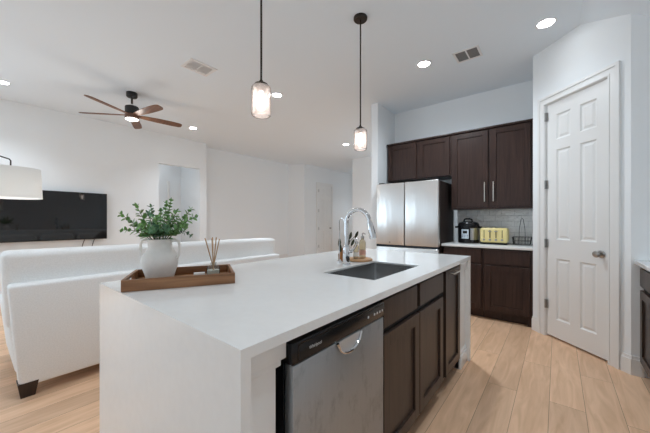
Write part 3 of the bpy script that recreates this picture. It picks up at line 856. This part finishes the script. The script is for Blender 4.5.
for a in ((-0.185, 0.125, -0.02, 0.015), (-0.155, 0.175, 0.05, 0.0), (-0.14, 0.05, -0.07, 0.03), (-0.09, 0.09, -0.09, 0.02),
          (-0.06, 0.165, 0.02, 0.0), (-0.015, 0.13, -0.08, 0.02), (0.005, 0.185, 0.05, 0.0), (0.055, 0.195, 0.0, 0.0),
          (0.04, 0.11, -0.10, 0.02), (0.10, 0.14, -0.03, 0.02), (0.12, 0.155, 0.08, 0.01), (0.17, 0.115, 0.02, 0.03),
          (0.155, 0.065, -0.06, 0.03), (0.09, 0.06, -0.10, 0.03), (-0.03, 0.07, -0.11, 0.03), (0.0, 0.10, 0.1, 0.02), (0.03, 0.05, -0.12, 0.04), (-0.07, 0.06, -0.05, 0.03), (0.07, 0.10, 0.03, 0.02), (-0.045, 0.11, 0.06, 0.01), (0.02, 0.14, -0.03, 0.01), (-0.12, 0.02, 0.05, 0.05), (0.125, 0.02, 0.06, 0.06)):
    branch(*a)
# reed diffuser
q = TM @ Vector((0.143, 0.035, 0)); rx, ry = q.x, q.y
t = thing('reed_diffuser', 'clear glass reed diffuser with tan sticks on the walnut tray', 'diffuser', (rx, ry, TZ))
obj('bottle', B().lathe([(0.031, 0), (0.034, 0.004), (0.034, 0.042), (0.028, 0.053), (0.014, 0.058), (0.014, 0.070), (0.017, 0.072)], (rx, ry, TZ), 24), 'bottle_glass', t)
obj('liquid', B().lathe([(0.028, 0.004), (0.031, 0.007), (0.031, 0.034)], (rx, ry, TZ), 20), 'oil', t)
for (a, e, zz) in ((-0.050, 0.01, 0.205), (-0.034, -0.02, 0.20), (-0.012, 0.02, 0.21), (0.0, -0.02, 0.205), (0.016, 0.0, 0.21), (0.026, 0.02, 0.20)):
    p1 = Vector((rx, ry, TZ + zz)) + rv_ * a + vd * e
    p0 = Vector((rx, ry, TZ + 0.008)) - rv_ * (a * 0.25) - vd * (e * 0.25)
    obj('reed', B().cyl(p0, p1, 0.0028, 8), 'reed', t)
b = B(TM); b.box((0.045, 0.02, 0.010), (0.100, 0.055, 0.032), 0.002)
tag(obj('matchbox', b, 'card'), 'small white matchbox lying beside the diffuser in the tray', 'matchbox')

# ------------------------------------------------------------------ kitchen back wall
YU = 4.316
def tile():
    o = struct('wall_backsplash', B().box((-1.175, YB - 0.012, CT), (CORN_L[0], YB, 1.39)), 'tile'); return o
tile()
t = thing('over_fridge_cabinet', 'dark brown wall cabinet with two short doors above the refrigerator', 'cabinet', (-1.67, 4.48, 1.86))
obj('carcass', B().box((-2.17, YU + 0.022, 1.858), (-1.180, YB - 0.004, 2.442)), 'espresso', t)
shaker(YU, 'Y', -2.155, -1.690, 1.875, 2.425, 'espresso', t); shaker(YU, 'Y', -1.645, -1.200, 1.875, 2.425, 'espresso', t)
obj('crown', B().box((-2.180, YU - 0.010, 2.442), (-1.180, YB - 0.004, 2.466), 0.004), 'espresso', t)
t = thing('wall_cabinet', 'tall dark brown double-door wall cabinet above the backsplash', 'cabinet', (-0.7, 4.48, 1.38))
obj('carcass', B().box((-1.178, YU + 0.022, 1.378), (CORN_L[0] - 0.001, YB, 2.442)), 'espresso', t)
d1 = shaker(YU, 'Y', -1.160, -0.716, 1.405, 2.425, 'espresso', t); d2 = shaker(YU, 'Y', -0.682, -0.255, 1.405, 2.425, 'espresso', t)
bar_handle(YU, 'Y', -0.752, 1.605, 0.26, True, d1); bar_handle(YU, 'Y', -0.650, 1.605, 0.26, True, d2)
obj('crown', B().box((-1.178, YU - 0.010, 2.442), (CORN_L[0] - 0.001, YB, 2.466), 0.004), 'espresso', t)

# base cabinets
YBF = 4.018
XE = CORN_L[0] - 0.002
def base_unit(name, label, x0, x1, dx0, dx1, foot=False):
    t = thing(name, label, 'cabinet', ((x0 + x1) / 2, 4.3, 0))
    b = B(); b.box((x0, YBF + 0.022, 0.10), (x1, YB, 0.884)); b.box((x0, YBF + 0.095, 0), (x1, YB, 0.10))
    if foot: b.box((x1 - 0.055, YBF + 0.03, 0), (x1, YBF + 0.095, 0.10))
    obj('carcass', b, 'espresso', t)
    shaker(YBF, 'Y', dx0, dx1, 0.70, 0.865, 'espresso', t, 'drawer', fr=0)
    shaker(YBF, 'Y', dx0, dx1, 0.125, 0.675, 'espresso', t)
base_unit('base_cabinet', 'dark brown base cabinet beside the refrigerator, partly hidden by the island', -1.200, -0.720, -1.185, -0.742)
base_unit('base_cabinet', 'dark brown base cabinet beside the white pantry wall below the toaster', -0.718, XE, -0.700, -0.245, True)
o = obj('back_countertop', B().box((-1.215, 3.999, 0.884), (XE, YB - 0.013, CT), 0.002), 'quartz')
tag(o, 'white quartz countertop along the tiled kitchen back wall', 'countertop')

# refrigerator
RX0, RX1, RYF = -2.150, -1.224, 3.905
t = thing('refrigerator', 'stainless steel french door refrigerator with dark sides', 'refrigerator', ((RX0 + RX1) / 2, 4.25, 0))
obj('body', B().box((RX0 + 0.004, RYF + 0.075, 0.03), (RX1 - 0.002, YB - 0.02, 1.765), 0.004), 'fridge_side', t)
b = B(); b.box((RX0 + 0.02, RYF + 0.10, 0), (RX1 - 0.02, YB - 0.05, 0.03)); obj('foot_plinth', b, 'black', t)
xm = -1.698
dl = obj('door', B().box((RX0, RYF, 0.868), (xm - 0.004, RYF + 0.072, 1.772), 0.012, 3), 'steel', t)
dr = obj('door', B().box((xm + 0.004, RYF, 0.868), (RX1, RYF + 0.072, 1.772), 0.012, 3), 'steel', t)
obj('freezer_drawer', B().box((RX0, RYF, 0.06), (RX1, RYF + 0.072, 0.838), 0.010, 3), 'steel', t)
MAT['grip'] = simple('blue_black_grip', (0.012, 0.018, 0.028), 0.3)
obj('grip_channel', B().box((RX0 + 0.004, RYF + 0.004, 0.838), (RX1 - 0.004, RYF + 0.07, 0.868)), 'grip', t)
b = B(); b.lathe([(0.013, 0), (0.013, 0.003), (0.009, 0.004)], (0, 0, 0), 20, 'Y'); bmesh.ops.transform(b.bm, matrix=Matrix.Translation((-1.925, RYF - 0.003, 0.905)), verts=b.bm.verts)
obj('badge', b, 'nickel', dl)
for xx in (RX0 + 0.03, RX1 - 0.10): obj('hinge_cover', B().box((xx, RYF + 0.03, 1.772), (xx + 0.07, RYF + 0.12, 1.79), 0.004), 'fridge_side', t)

# pressure cooker
px, py = -0.965, 4.38
t = thing('pressure_cooker', 'black and steel electric pressure cooker on the back counter', 'pressure cooker', (px, py, CT))
obj('base', B().lathe([(0.122, 0), (0.132, 0.01), (0.132, 0.04), (0.127, 0.048)], (px, py, CT), 36), 'black', t)
obj('body', B().lathe([(0.126, 0.048), (0.126, 0.205)], (px, py, CT), 36), 'potsteel', t)
obj('rim', B().lathe([(0.129, 0.205), (0.141, 0.212), (0.141, 0.235), (0.132, 0.242)], (px, py, CT), 36), 'black', t)
ld = obj('lid', B().lathe([(0.134, 0.242), (0.132, 0.262), (0.114, 0.285), (0.07, 0.298), (0.02, 0.30)], (px, py, CT), 36), 'black', t)
b = B(); b.tube([(px - 0.055, py - 0.02, CT + 0.285), (px - 0.045, py - 0.02, CT + 0.325), (px - 0.02, py - 0.02, CT + 0.335), (px + 0.02, py - 0.02, CT + 0.335), (px + 0.045, py - 0.02, CT + 0.325), (px + 0.055, py - 0.02, CT + 0.285)], 0.012, 10)
obj('lid_handle', b, 'black', ld)
for s in (-1, 1):
    b = B(); b.box((px + s * 0.148 - 0.020, py - 0.035, CT + 0.205), (px + s * 0.148 + 0.020, py + 0.035, CT + 0.232), 0.006); obj('side_handle', b, 'black', t)
# control panel is curved along the body's front, facing the camera side
def arc_panel(bb, r0, r1, a0, a1, z0, z1, n=8):
    for i in range(n):
        aa, ab = a0 + (a1 - a0) * i / n, a0 + (a1 - a0) * (i + 1) / n
        q = [(px + r * math.cos(a), py + r * math.sin(a)) for r, a in ((r0, aa), (r1, aa), (r1, ab), (r0, ab))]
        bb.hull([(x, y, CT + z0) for x, y in q], [(x, y, CT + z1) for x, y in q])
A0 = math.radians(-96)
b = B(); arc_panel(b, 0.122, 0.132, A0 - 1.25, A0 + 0.50, 0.045, 0.207, 16); blk = obj('front_panel', b, 'black', t)
b = B(); arc_panel(b, 0.131, 0.1345, A0 - 0.36, A0 + 0.34, 0.065, 0.190); cpn = obj('control_label', b, 'display', blk)
b = B(); arc_panel(b, 0.1335, 0.1355, A0 - 0.22, A0 + 0.20, 0.135, 0.172); obj('display_window', b, 'black', cpn)
for k in range(3):
    for zq in (0.085, 0.108):
        b = B(); arc_panel(b, 0.1335, 0.1352, A0 - 0.30 + 0.23 * k, A0 - 0.18 + 0.23 * k, zq, zq + 0.007, 2); obj('button', b, 'black', cpn)

# toaster
tx0, tx1, ty0, ty1 = -0.802, -0.488, 4.25, 4.44
t = thing('toaster', 'pale yellow four-slot toaster on the back counter', 'toaster', ((tx0 + tx1) / 2, (ty0 + ty1) / 2, CT))
obj('base', B().box((tx0 + 0.006, ty0 + 0.006, CT), (tx1 - 0.006, ty1 - 0.006, CT + 0.022), 0.004), 'black', t)
obj('shell', B().box((tx0, ty0, CT + 0.022), (tx1, ty1, CT + 0.215), 0.030, 4), 'yellow', t)
for k in range(4):
    xx = tx0 + 0.053 + 0.068 * k
    obj('slot', B().box((xx - 0.016, ty0 + 0.035, CT + 0.2125), (xx + 0.016, ty1 - 0.03, CT + 0.2165)), 'black', t)
    if k in (1, 2):
        g = obj('lever_slot', B().box((xx - 0.005, ty0 - 0.0015, CT + 0.085), (xx + 0.005, ty0 + 0.002, CT + 0.185)), 'black', t)
        obj('lever', B().box((xx - 0.018, ty0 - 0.022, CT + 0.165), (xx + 0.018, ty0 - 0.001, CT + 0.178), 0.004), 'nickel', t)
    else:
        g = obj('groove', B().box((xx - 0.004, ty0 - 0.001, CT + 0.085), (xx + 0.004, ty0 + 0.002, CT + 0.185)), 'bronze', t)
    b = B(); b.lathe([(0.014, 0), (0.014, 0.012), (0.011, 0.014)], (0, 0, 0), 16, 'Y'); bmesh.ops.transform(b.bm, matrix=Matrix.Translation((xx, ty0, CT + 0.062)) @ Matrix.Rotation(PI, 4, 'Z'), verts=b.bm.verts)
    obj('knob', b, 'nickel', t)

# wire basket with a tall hanger
wx0, wx1, wy0, wy1 = -0.45, -0.255, 4.36, 4.56
t = thing('wire_basket', 'thin metal wire basket with tall looped hanger at the counter corner', 'basket', ((wx0 + wx1) / 2, (wy0 + wy1) / 2, CT))
b = B(); wr = 0.0028
for zz, ins in ((0.004, 0.012), (0.05, 0.006), (0.10, 0.0)):
    q = [(wx0 + ins, wy0 + ins, CT + zz), (wx1 - ins, wy0 + ins, CT + zz), (wx1 - ins, wy1 - ins, CT + zz), (wx0 + ins, wy1 - ins, CT + zz)]
    for i in range(4): b.cyl(q[i], q[(i + 1) % 4], wr, 6)
for i in range(7):
    f = i / 6
    for yy, yi in ((wy0, wy0 + 0.012), (wy1, wy1 - 0.012)):
        xa = wx0 + (wx1 - wx0) * f; xb = wx0 + 0.012 + (wx1 - wx0 - 0.024) * f
        b.cyl((xa, yy, CT + 0.10), (xb, yi, CT + 0.004), wr * 0.8, 6)
    b.cyl((wx0 + 0.012 + (wx1 - wx0 - 0.024) * f, wy0 + 0.012, CT + 0.004), (wx0 + 0.012 + (wx1 - wx0 - 0.024) * f, wy1 - 0.012, CT + 0.004), wr * 0.8, 6)
    for xx, xi in ((wx0, wx0 + 0.012), (wx1, wx1 - 0.012)):
        ya = wy0 + (wy1 - wy0) * f; yb = wy0 + 0.012 + (wy1 - wy0 - 0.024) * f
        b.cyl((xx, ya, CT + 0.10), (xi, yb, CT + 0.004), wr * 0.8, 6)
obj('wire_bin', b, 'wire', t)
b = B(); cx_, cy_ = -0.352, 4.46
b.tube([(cx_ - 0.035, cy_, CT + 0.004), (cx_ - 0.03, cy_, CT + 0.2), (cx_ - 0.012, cy_, CT + 0.325), (cx_, cy_, CT + 0.34), (cx_ + 0.012, cy_, CT + 0.325), (cx_ + 0.03, cy_, CT + 0.2), (cx_ + 0.035, cy_, CT + 0.004)], 0.0035, 8)
obj('hanger', b, 'wire', t)

# ------------------------------------------------------------------ right hand cabinets
RF = 0.500
def right_unit(label, y0, y1):
    t = thing('side_cabinet', label, 'cabinet', (0.8, (y0 + y1) / 2, 0))
    b = B(); b.box((RF + 0.022, y0, 0.10), (XR - 0.004, y1, 0.884)); b.box((RF + 0.09, y0, 0), (XR - 0.004, y1, 0.10)); obj('carcass', b, 'dark_gap', t)
    shaker(RF, 'X', y0 + 0.015, y1 - 0.015, 0.715, 0.855, 'island_wood', t, 'drawer', fr=0, sgn=-1)
    shaker(RF, 'X', y0 + 0.015, y1 - 0.015, 0.125, 0.685, 'island_wood', t, sgn=-1)
right_unit('dark brown cabinet at the right edge of the photo beside the pantry corner', 2.70, 3.296)
o = obj('side_countertop', B().box((0.474, 2.10, 0.884), (XR, CORN_R[1] - 0.001, CT), 0.002), 'quartz')
tag(o, 'white countertop at the right edge beside the pantry corner', 'countertop')
right_unit('dark brown cabinet just outside the right edge toward the camera', 2.10, 2.698)

# ------------------------------------------------------------------ living room
# television
XT = XL + 0.022
t = thing('television', 'large flat black television mounted on the left wall', 'television', (XL, 0.87, 0.89))
obj('housing', B().box((XT, 0.155, 0.89), (XT + 0.055, 1.612, 1.715), 0.004), 'black', t)
obj('wall_bracket', B().box((XL + 0.002, 0.6, 1.1), (XT, 1.15, 1.5)), 'black', t)
obj('screen', B().box((XT + 0.052, 0.163, 0.902), (XT + 0.0565, 1.604, 1.707)), 'screen', t)
for y0 in (1.30, 1.44):
    b = B(); b.tube([(XT + 0.012, y0, 0.90), (XL + 0.012, y0 - 0.015, 0.84), (XL + 0.012, y0 - 0.04, 0.74), (XL + 0.012, y0 - 0.04, 0.45)], 0.005, 8); obj('cable', b, 'blackmatte', t)

# sofa (its back to the island)
t = thing('sofa', 'long cream linen sofa with its back to the island', 'sofa', (-3.35, 1.38, 0))
b = B()
def rbox_warp(lo, hi, bev, fn=None, seg=4):
    b = B(); b.box(lo, hi, bev, seg)
    if fn:
        for v in b.bm.verts: v.co = Vector(fn(*v.co))
    return b
def lean_left(x, y, z):      # the back panel flares a little toward its top at the near end
    if y < 1.3: y = y - 0.055 * max(0, min(1, (z - 0.07) / 0.7)) + 0.02 * math.sin(PI * max(0, min(1, (z - 0.07) / 0.7))) * -1
    return (x, y, z)
obj('back_frame', rbox_warp((-2.985, 0.222, 0.075), (-2.85, 2.585, 0.785), 0.022, lean_left), 'fabric', t)
obj('seat_base', rbox_warp((-3.80, 0.30, 0.10), (-2.985, 2.50, 0.32), 0.02), 'fabric', t)
def arm_warp(x, y, z):
    return (x, y + (0.06 * max(0, (0.45 - z) / 0.36) ** 2 if y < 0.3 else 0), z)
for (y0, y1) in ((0.168, 0.36), (2.40, 2.575)):
    obj('arm', rbox_warp((-3.82, y0, 0.09), (-2.965, y1, 0.62), 0.06, arm_warp), 'fabric', t)
def back_warp(x, y, z):
    s_ = (z - 0.5) / 0.5
    x = x + 0.05 * s_ * (1 if x > -3.1 else 0.6) - 0.03
    y = 1.385 + (y - 1.385) * (1 + 0.02 * max(0, s_))
    f = max(0, min(1, (1.2 - y) / 1.1))
    z = z + 0.022 * f * max(0, s_)
    return (x, y, z)
obj('upper_back', rbox_warp((-3.22, 0.165, 0.45), (-2.955, 2.585, 0.985), 0.045, back_warp, 6), 'fabric', t)
for k in range(3):
    y0 = 0.37 + k * 0.675
    obj('seat_cushion', rbox_warp((-3.84, y0, 0.32), (-3.21, y0 + 0.67, 0.47), 0.045), 'fabric', t)
    obj('back_cushion', rbox_warp((-3.46, y0 + 0.02, 0.47), (-3.25, y0 + 0.65, 0.90), 0.08, lambda x, y, z: (x + 0.12 * (z - 0.47) - 0.02, y, z)), 'fabric', t)
for (lx, ly, sg) in ((-2.90, 0.262, -1), (-2.895, 2.52, 1), (-3.74, 0.30, -1), (-3.74, 2.50, 1)):
    b = B(); a, c2 = 0.052, 0.036
    b.hull([(lx - c2, ly - c2 + 0.0 * sg, 0), (lx + c2, ly - c2, 0), (lx + c2, ly + c2, 0), (lx - c2, ly + c2, 0)],
           [(lx - a, ly - a, 0.105), (lx + a, ly - a, 0.105), (lx + a, ly + a, 0.105), (lx - a, ly + a, 0.105)])
    obj('leg', b, 'darkwood', t)
b = B(Matrix.Translation((-3.66, 2.215, 0.722)) @ Matrix.Rotation(math.radians(-8), 4, 'Y') @ Matrix.Rotation(math.radians(45), 4, 'X'))
b.box((-0.06, -0.178, -0.178), (0.06, 0.178, 0.178), 0.058, 4)
tag(obj('throw_pillow', b, 'greyfabric'), 'grey throw pillow whose corner peeks above the sofa back', 'pillow')

# arc floor lamp
lx, ly = -3.98, 0.25
t = thing('arc_floor_lamp', 'arc floor lamp with large white drum shade in front of the television', 'lamp', (-4.55, -0.95, 0))
obj('base', B().lathe([(0.17, 0), (0.17, 0.025), (0.16, 0.035), (0.02, 0.04)], (-4.55, -0.95, 0), 32), 'bronze', t)
b = B(); b.tube([(-4.55, -0.95, 0.03), (-4.55, -0.95, 1.55), (-4.52, -0.88, 1.78), (-4.40, -0.62, 1.95), (-4.25, -0.30, 1.965), (-4.10, 0.0, 1.89), (lx - 0.005, ly - 0.01, 1.80), (lx, ly, 1.785), (lx, ly, 1.70)], 0.006, 10)
obj('arm', b, 'bronze', t)
b = B(); R = 0.215; zb, zt = 1.435, 1.715
b.lathe([(R, zb), (R - 0.012, zt), (R - 0.018, zt), (R - 0.008, zb + 0.004)], (lx, ly, 0), 48, cap=False); sh = obj('lamp_shade', b, 'shade', t, smooth=60)
b = B(); b.lathe([(0.03, zt - 0.012), (0.03, zt + 0.004)], (lx, ly, 0), 16)
for k in range(3):
    a = 2 * PI * k / 3 + 0.5; b.cyl((lx, ly, zt - 0.004), (lx + (R - 0.016) * math.cos(a), ly + (R - 0.016) * math.sin(a), zt - 0.004), 0.003, 6)
obj('shade_spider', b, 'bronze', t)
obj('bulb', B().lathe([(0.012, 1.70), (0.016, 1.66), (0.03, 1.60), (0.026, 1.565), (0.008, 1.555)], (lx, ly, 0), 16), 'ptwhite', t)

pl = bpy.data.lights.new('shade_fill', 'POINT'); pl.energy = 1.6; pl.color = (1.0, 0.97, 0.93); pl.shadow_soft_size = 0.04  # point light added to brighten the white shade
po = bpy.data.objects.new('shade_fill', pl); COL.objects.link(po); po.parent = t; po.location = (lx + 4.55, ly + 0.95, 1.50)

# ceiling fan
fx_, fy_ = -4.786, 1.487
t = thing('ceiling_fan', 'black ceiling fan with five walnut blades and lit lens', 'fan', (fx_, fy_, ZC))
obj('canopy', B().lathe([(0.070, ZC), (0.070, ZC - 0.055), (0.062, ZC - 0.065), (0.02, ZC - 0.068)], (fx_, fy_, 0), 28), 'blackmatte', t)
obj('downrod', B().cyl((fx_, fy_, ZC - 0.06), (fx_, fy_, 2.86), 0.013), 'blackmatte', t)
obj('collar', B().lathe([(0.028, 2.90), (0.03, 2.885), (0.05, 2.875), (0.05, 2.865)], (fx_, fy_, 0), 20), 'ptwhite', t)
obj('motor_housing', B().lathe([(0.03, 2.872), (0.080, 2.868), (0.086, 2.86), (0.086, 2.765), (0.075, 2.755)], (fx_, fy_, 0), 36), 'blackmatte', t)
obj('light_kit', B().lathe([(0.070, 2.757), (0.088, 2.752), (0.088, 2.70), (0.082, 2.69)], (fx_, fy_, 0), 36), 'bladewood', t)
obj('light_lens', B().lathe([(0.081, 2.694), (0.078, 2.684), (0.058, 2.675), (0.01, 2.672)], (fx_, fy_, 0), 36), 'fanlens', t)
for k in range(5):
    a = math.radians(11.5 + 72 * k)
    Mx = Matrix.Translation((fx_, fy_, 2.745)) @ Matrix.Rotation(a, 4, 'Z') @ Matrix.Rotation(math.radians(-13), 4, 'X')
    b = B(Mx)
    outl = [(0.07, -0.028), (0.16, -0.044), (0.32, -0.062), (0.52, -0.066), (0.63, -0.060), (0.665, -0.046), (0.675, -0.02), (0.672, 0.03), (0.64, 0.050), (0.52, 0.055), (0.32, 0.052), (0.16, 0.040), (0.07, 0.028)]
    b.hull([(x, y, -0.005) for x, y in outl], [(x, y, 0.005) for x, y in outl]); bl = obj('blade', b, 'bladewood', t)
pl = bpy.data.lights.new('fan_light', 'POINT'); pl.energy = 4; pl.color = (1.0, 0.96, 0.9); pl.shadow_soft_size = 0.08
po = bpy.data.objects.new('fan_light', pl); COL.objects.link(po); po.parent = t; po.location = (0, 0, 2.62 - ZC)

# ------------------------------------------------------------------ lights overhead
def pendant(label, x, y):
    t = thing('pendant_light', label, 'pendant light', (x, y, ZC), 0, 'pendants over the island')
    obj('canopy', B().lathe([(0.062, ZC), (0.062, ZC - 0.018), (0.056, ZC - 0.026), (0.01, ZC - 0.028)], (x, y, 0), 28), 'bronze', t)
    obj('rod', B().cyl((x, y, ZC - 0.02), (x, y, 2.07), 0.0065, 10), 'bronze', t)
    obj('cap', B().lathe([(0.010, 2.085), (0.014, 2.075), (0.040, 2.062), (0.044, 2.052), (0.040, 2.048)], (x, y, 0), 24), 'bronze', t)
    obj('socket', B().lathe([(0.024, 2.049), (0.024, 2.022), (0.020, 2.016)], (x, y, 0), 20), 'bronze', t)
    obj('bulb', B().lathe([(0.013, 2.018), (0.017, 2.0), (0.027, 1.968), (0.030, 1.945), (0.026, 1.918), (0.012, 1.902), (0.003, 1.90)], (x, y, 0), 20), 'bulb', t)
    b = B(); b.lathe([(0.038, 2.051), (0.050, 2.049), (0.058, 2.040), (0.0605, 2.025), (0.0605, 1.885), (0.058, 1.872), (0.050, 1.866), (0.047, 1.868), (0.055, 1.875), (0.0575, 1.886), (0.0575, 2.024), (0.055, 2.038), (0.049, 2.0455), (0.038, 2.047)], (x, y, 0), 36, cap=False)
    obj('glass_shade', b, 'pendant_glass', t, smooth=60)
    return t
pendant('nearer glass pendant light over the island, cut off at the top edge', -1.415, 1.13)
pendant('farther glass pendant light over the island with its black ceiling plate in view', -1.391, 2.236)

CANS = [(-5.751, 0.282, 'recessed ceiling light at the left edge above the white lamp'),
        (-5.652, 2.814, 'recessed ceiling light just right of the ceiling fan'),
        (-3.205, 2.848, 'recessed ceiling light beside the nearer glass pendant'),
        (-1.222, 3.371, 'recessed ceiling light above the refrigerator near the grey vent'),
        (-0.083, 3.386, 'recessed ceiling light in front of the pantry door wall'),
        (-3.992, 5.757, 'small recessed ceiling light beside the farther glass pendant'),
        (-5.1, 9.2, 'recessed ceiling light out of sight in the corridor'),
        (-7.08, 2.72, 'added recessed fill light out of sight inside the alcove'),  # unseen lamp added to brighten the alcove
        (-5.7, -1.9, 'added unseen fill light behind the camera over the living room'),  # unseen lamp added for general fill
        (0.0, 0.7, 'added recessed fill light above the aisle nearest the camera, out of the frame'),
        (0.05, 2.0, 'added recessed fill light above the aisle beside the dishwasher, out of the frame'),
        (-2.35, 0.35, 'added recessed fill light between sofa and island, out of the frame')]
NARROW = {(0.0, 0.7), (0.05, 2.0), (-2.35, 0.35)}  # narrow beams from added, unseen lamps that brighten the floor
DIM = {(-0.083, 3.386): 0.09, (-1.222, 3.371): 1.45, (-3.992, 5.757): 1.3, (-5.1, 9.2): 1.2, (-7.08, 2.72): 0.15,
       (0.0, 0.7): 0.45, (0.05, 2.0): 0.6, (-2.35, 0.35): 0.75}
can = None
for x, y, lab in CANS:
    if can is None:
        can = thing('recessed_light', lab, 'ceiling light', (x, y, ZC), 0, 'recessed ceiling lights')
        obj('trim_ring', B().lathe([(0.080, ZC), (0.080, ZC - 0.004), (0.067, ZC - 0.006), (0.064, ZC - 0.001)], (x, y, 0), 32), 'ptwhite', can)
        obj('lens', B().lathe([(0.065, ZC - 0.0015), (0.055, ZC - 0.0035), (0.01, ZC - 0.004)], (x, y, 0), 32), 'lens', can)
        r = can
    else:
        r = dup(can, (x, y, ZC), 0, lab)
    l = bpy.data.lights.new('downlight', 'SPOT'); l.energy = DOWNLIGHT_W * 4 * DIM.get((x, y), 1.0); l.color = DOWNLIGHT_COLOR; l.spot_size = math.radians(85 if (x, y) in NARROW else (165 if (x, y) == (-1.222, 3.371) else 120)); l.spot_blend = 1.0; l.shadow_soft_size = 0.07
    lo = bpy.data.objects.new('downlight', l); COL.objects.link(lo); lo.parent = r; lo.location = (0, 0, -0.02)

# vents
t = thing('ceiling_vent', 'white ceiling air vent beside the nearer pendant', 'vent', (-3.36, 1.75, ZC), 0, 'ceiling air vents')
b = B(); x0, x1, y0, y1 = -3.49, -3.225, 1.585, 1.91
for lo_, hi_ in (((x0, y0), (x1, y0 + 0.035)), ((x0, y1 - 0.035), (x1, y1)), ((x0, y0 + 0.035), (x0 + 0.035, y1 - 0.035)), ((x1 - 0.035, y0 + 0.035), (x1, y1 - 0.035)), (((x0 + 0.035), 1.742), (x1 - 0.035, 1.754))):
    b.box((*lo_, ZC - 0.008), (*hi_, ZC))
obj('frame', b, 'ptwhite', t)
obj('backing', B().box((x0 + 0.035, y0 + 0.035, ZC - 0.002), (x1 - 0.035, y1 - 0.035, ZC)), 'vent_metal', t)
for k in range(7):
    xx = x0 + 0.05 + k * 0.0275
    obj('slat', B().hull([(xx, y0 + 0.035, ZC - 0.002), (xx + 0.004, y0 + 0.035, ZC - 0.002), (xx + 0.018, y0 + 0.035, ZC - 0.009), (xx + 0.014, y0 + 0.035, ZC - 0.009)],
                         [(xx, y1 - 0.035, ZC - 0.002), (xx + 0.004, y1 - 0.035, ZC - 0.002), (xx + 0.018, y1 - 0.035, ZC - 0.009), (xx + 0.014, y1 - 0.035, ZC - 0.009)]), 'ptwhite', t)
t = thing('ceiling_vent', 'ceiling air vent with two dark grey louvre sections near the refrigerator', 'vent', (-0.775, 3.48, ZC), 0, 'ceiling air vents')
x0, x1, y0, y1 = -0.905, -0.645, 3.355, 3.60
b = B()
for lo_, hi_ in (((x0, y0), (x1, y0 + 0.022)), ((x0, y1 - 0.022), (x1, y1)), ((x0, y0 + 0.022), (x0 + 0.022, y1 - 0.022)), ((x1 - 0.022, y0 + 0.022), (x1, y1 - 0.022)), ((-0.782, y0 + 0.022), (-0.768, y1 - 0.022))):
    b.box((*lo_, ZC - 0.008), (*hi_, ZC))
obj('frame', b, 'ptwhite', t)
obj('backing', B().box((x0 + 0.022, y0 + 0.022, ZC - 0.002), (x1 - 0.022, y1 - 0.022, ZC)), 'vent_dark', t)
for xa, xb in ((x0 + 0.022, -0.782), (-0.768, x1 - 0.022)):
    for k in range(6):
        yy = y0 + 0.034 + k * 0.032
        obj('slat', B().hull([(xa, yy, ZC - 0.002), (xa, yy + 0.003, ZC - 0.002), (xa, yy + 0.016, ZC - 0.008), (xa, yy + 0.013, ZC - 0.008)],
                             [(xb, yy, ZC - 0.002), (xb, yy + 0.003, ZC - 0.002), (xb, yy + 0.016, ZC - 0.008), (xb, yy + 0.013, ZC - 0.008)]), 'vent_dark', t)
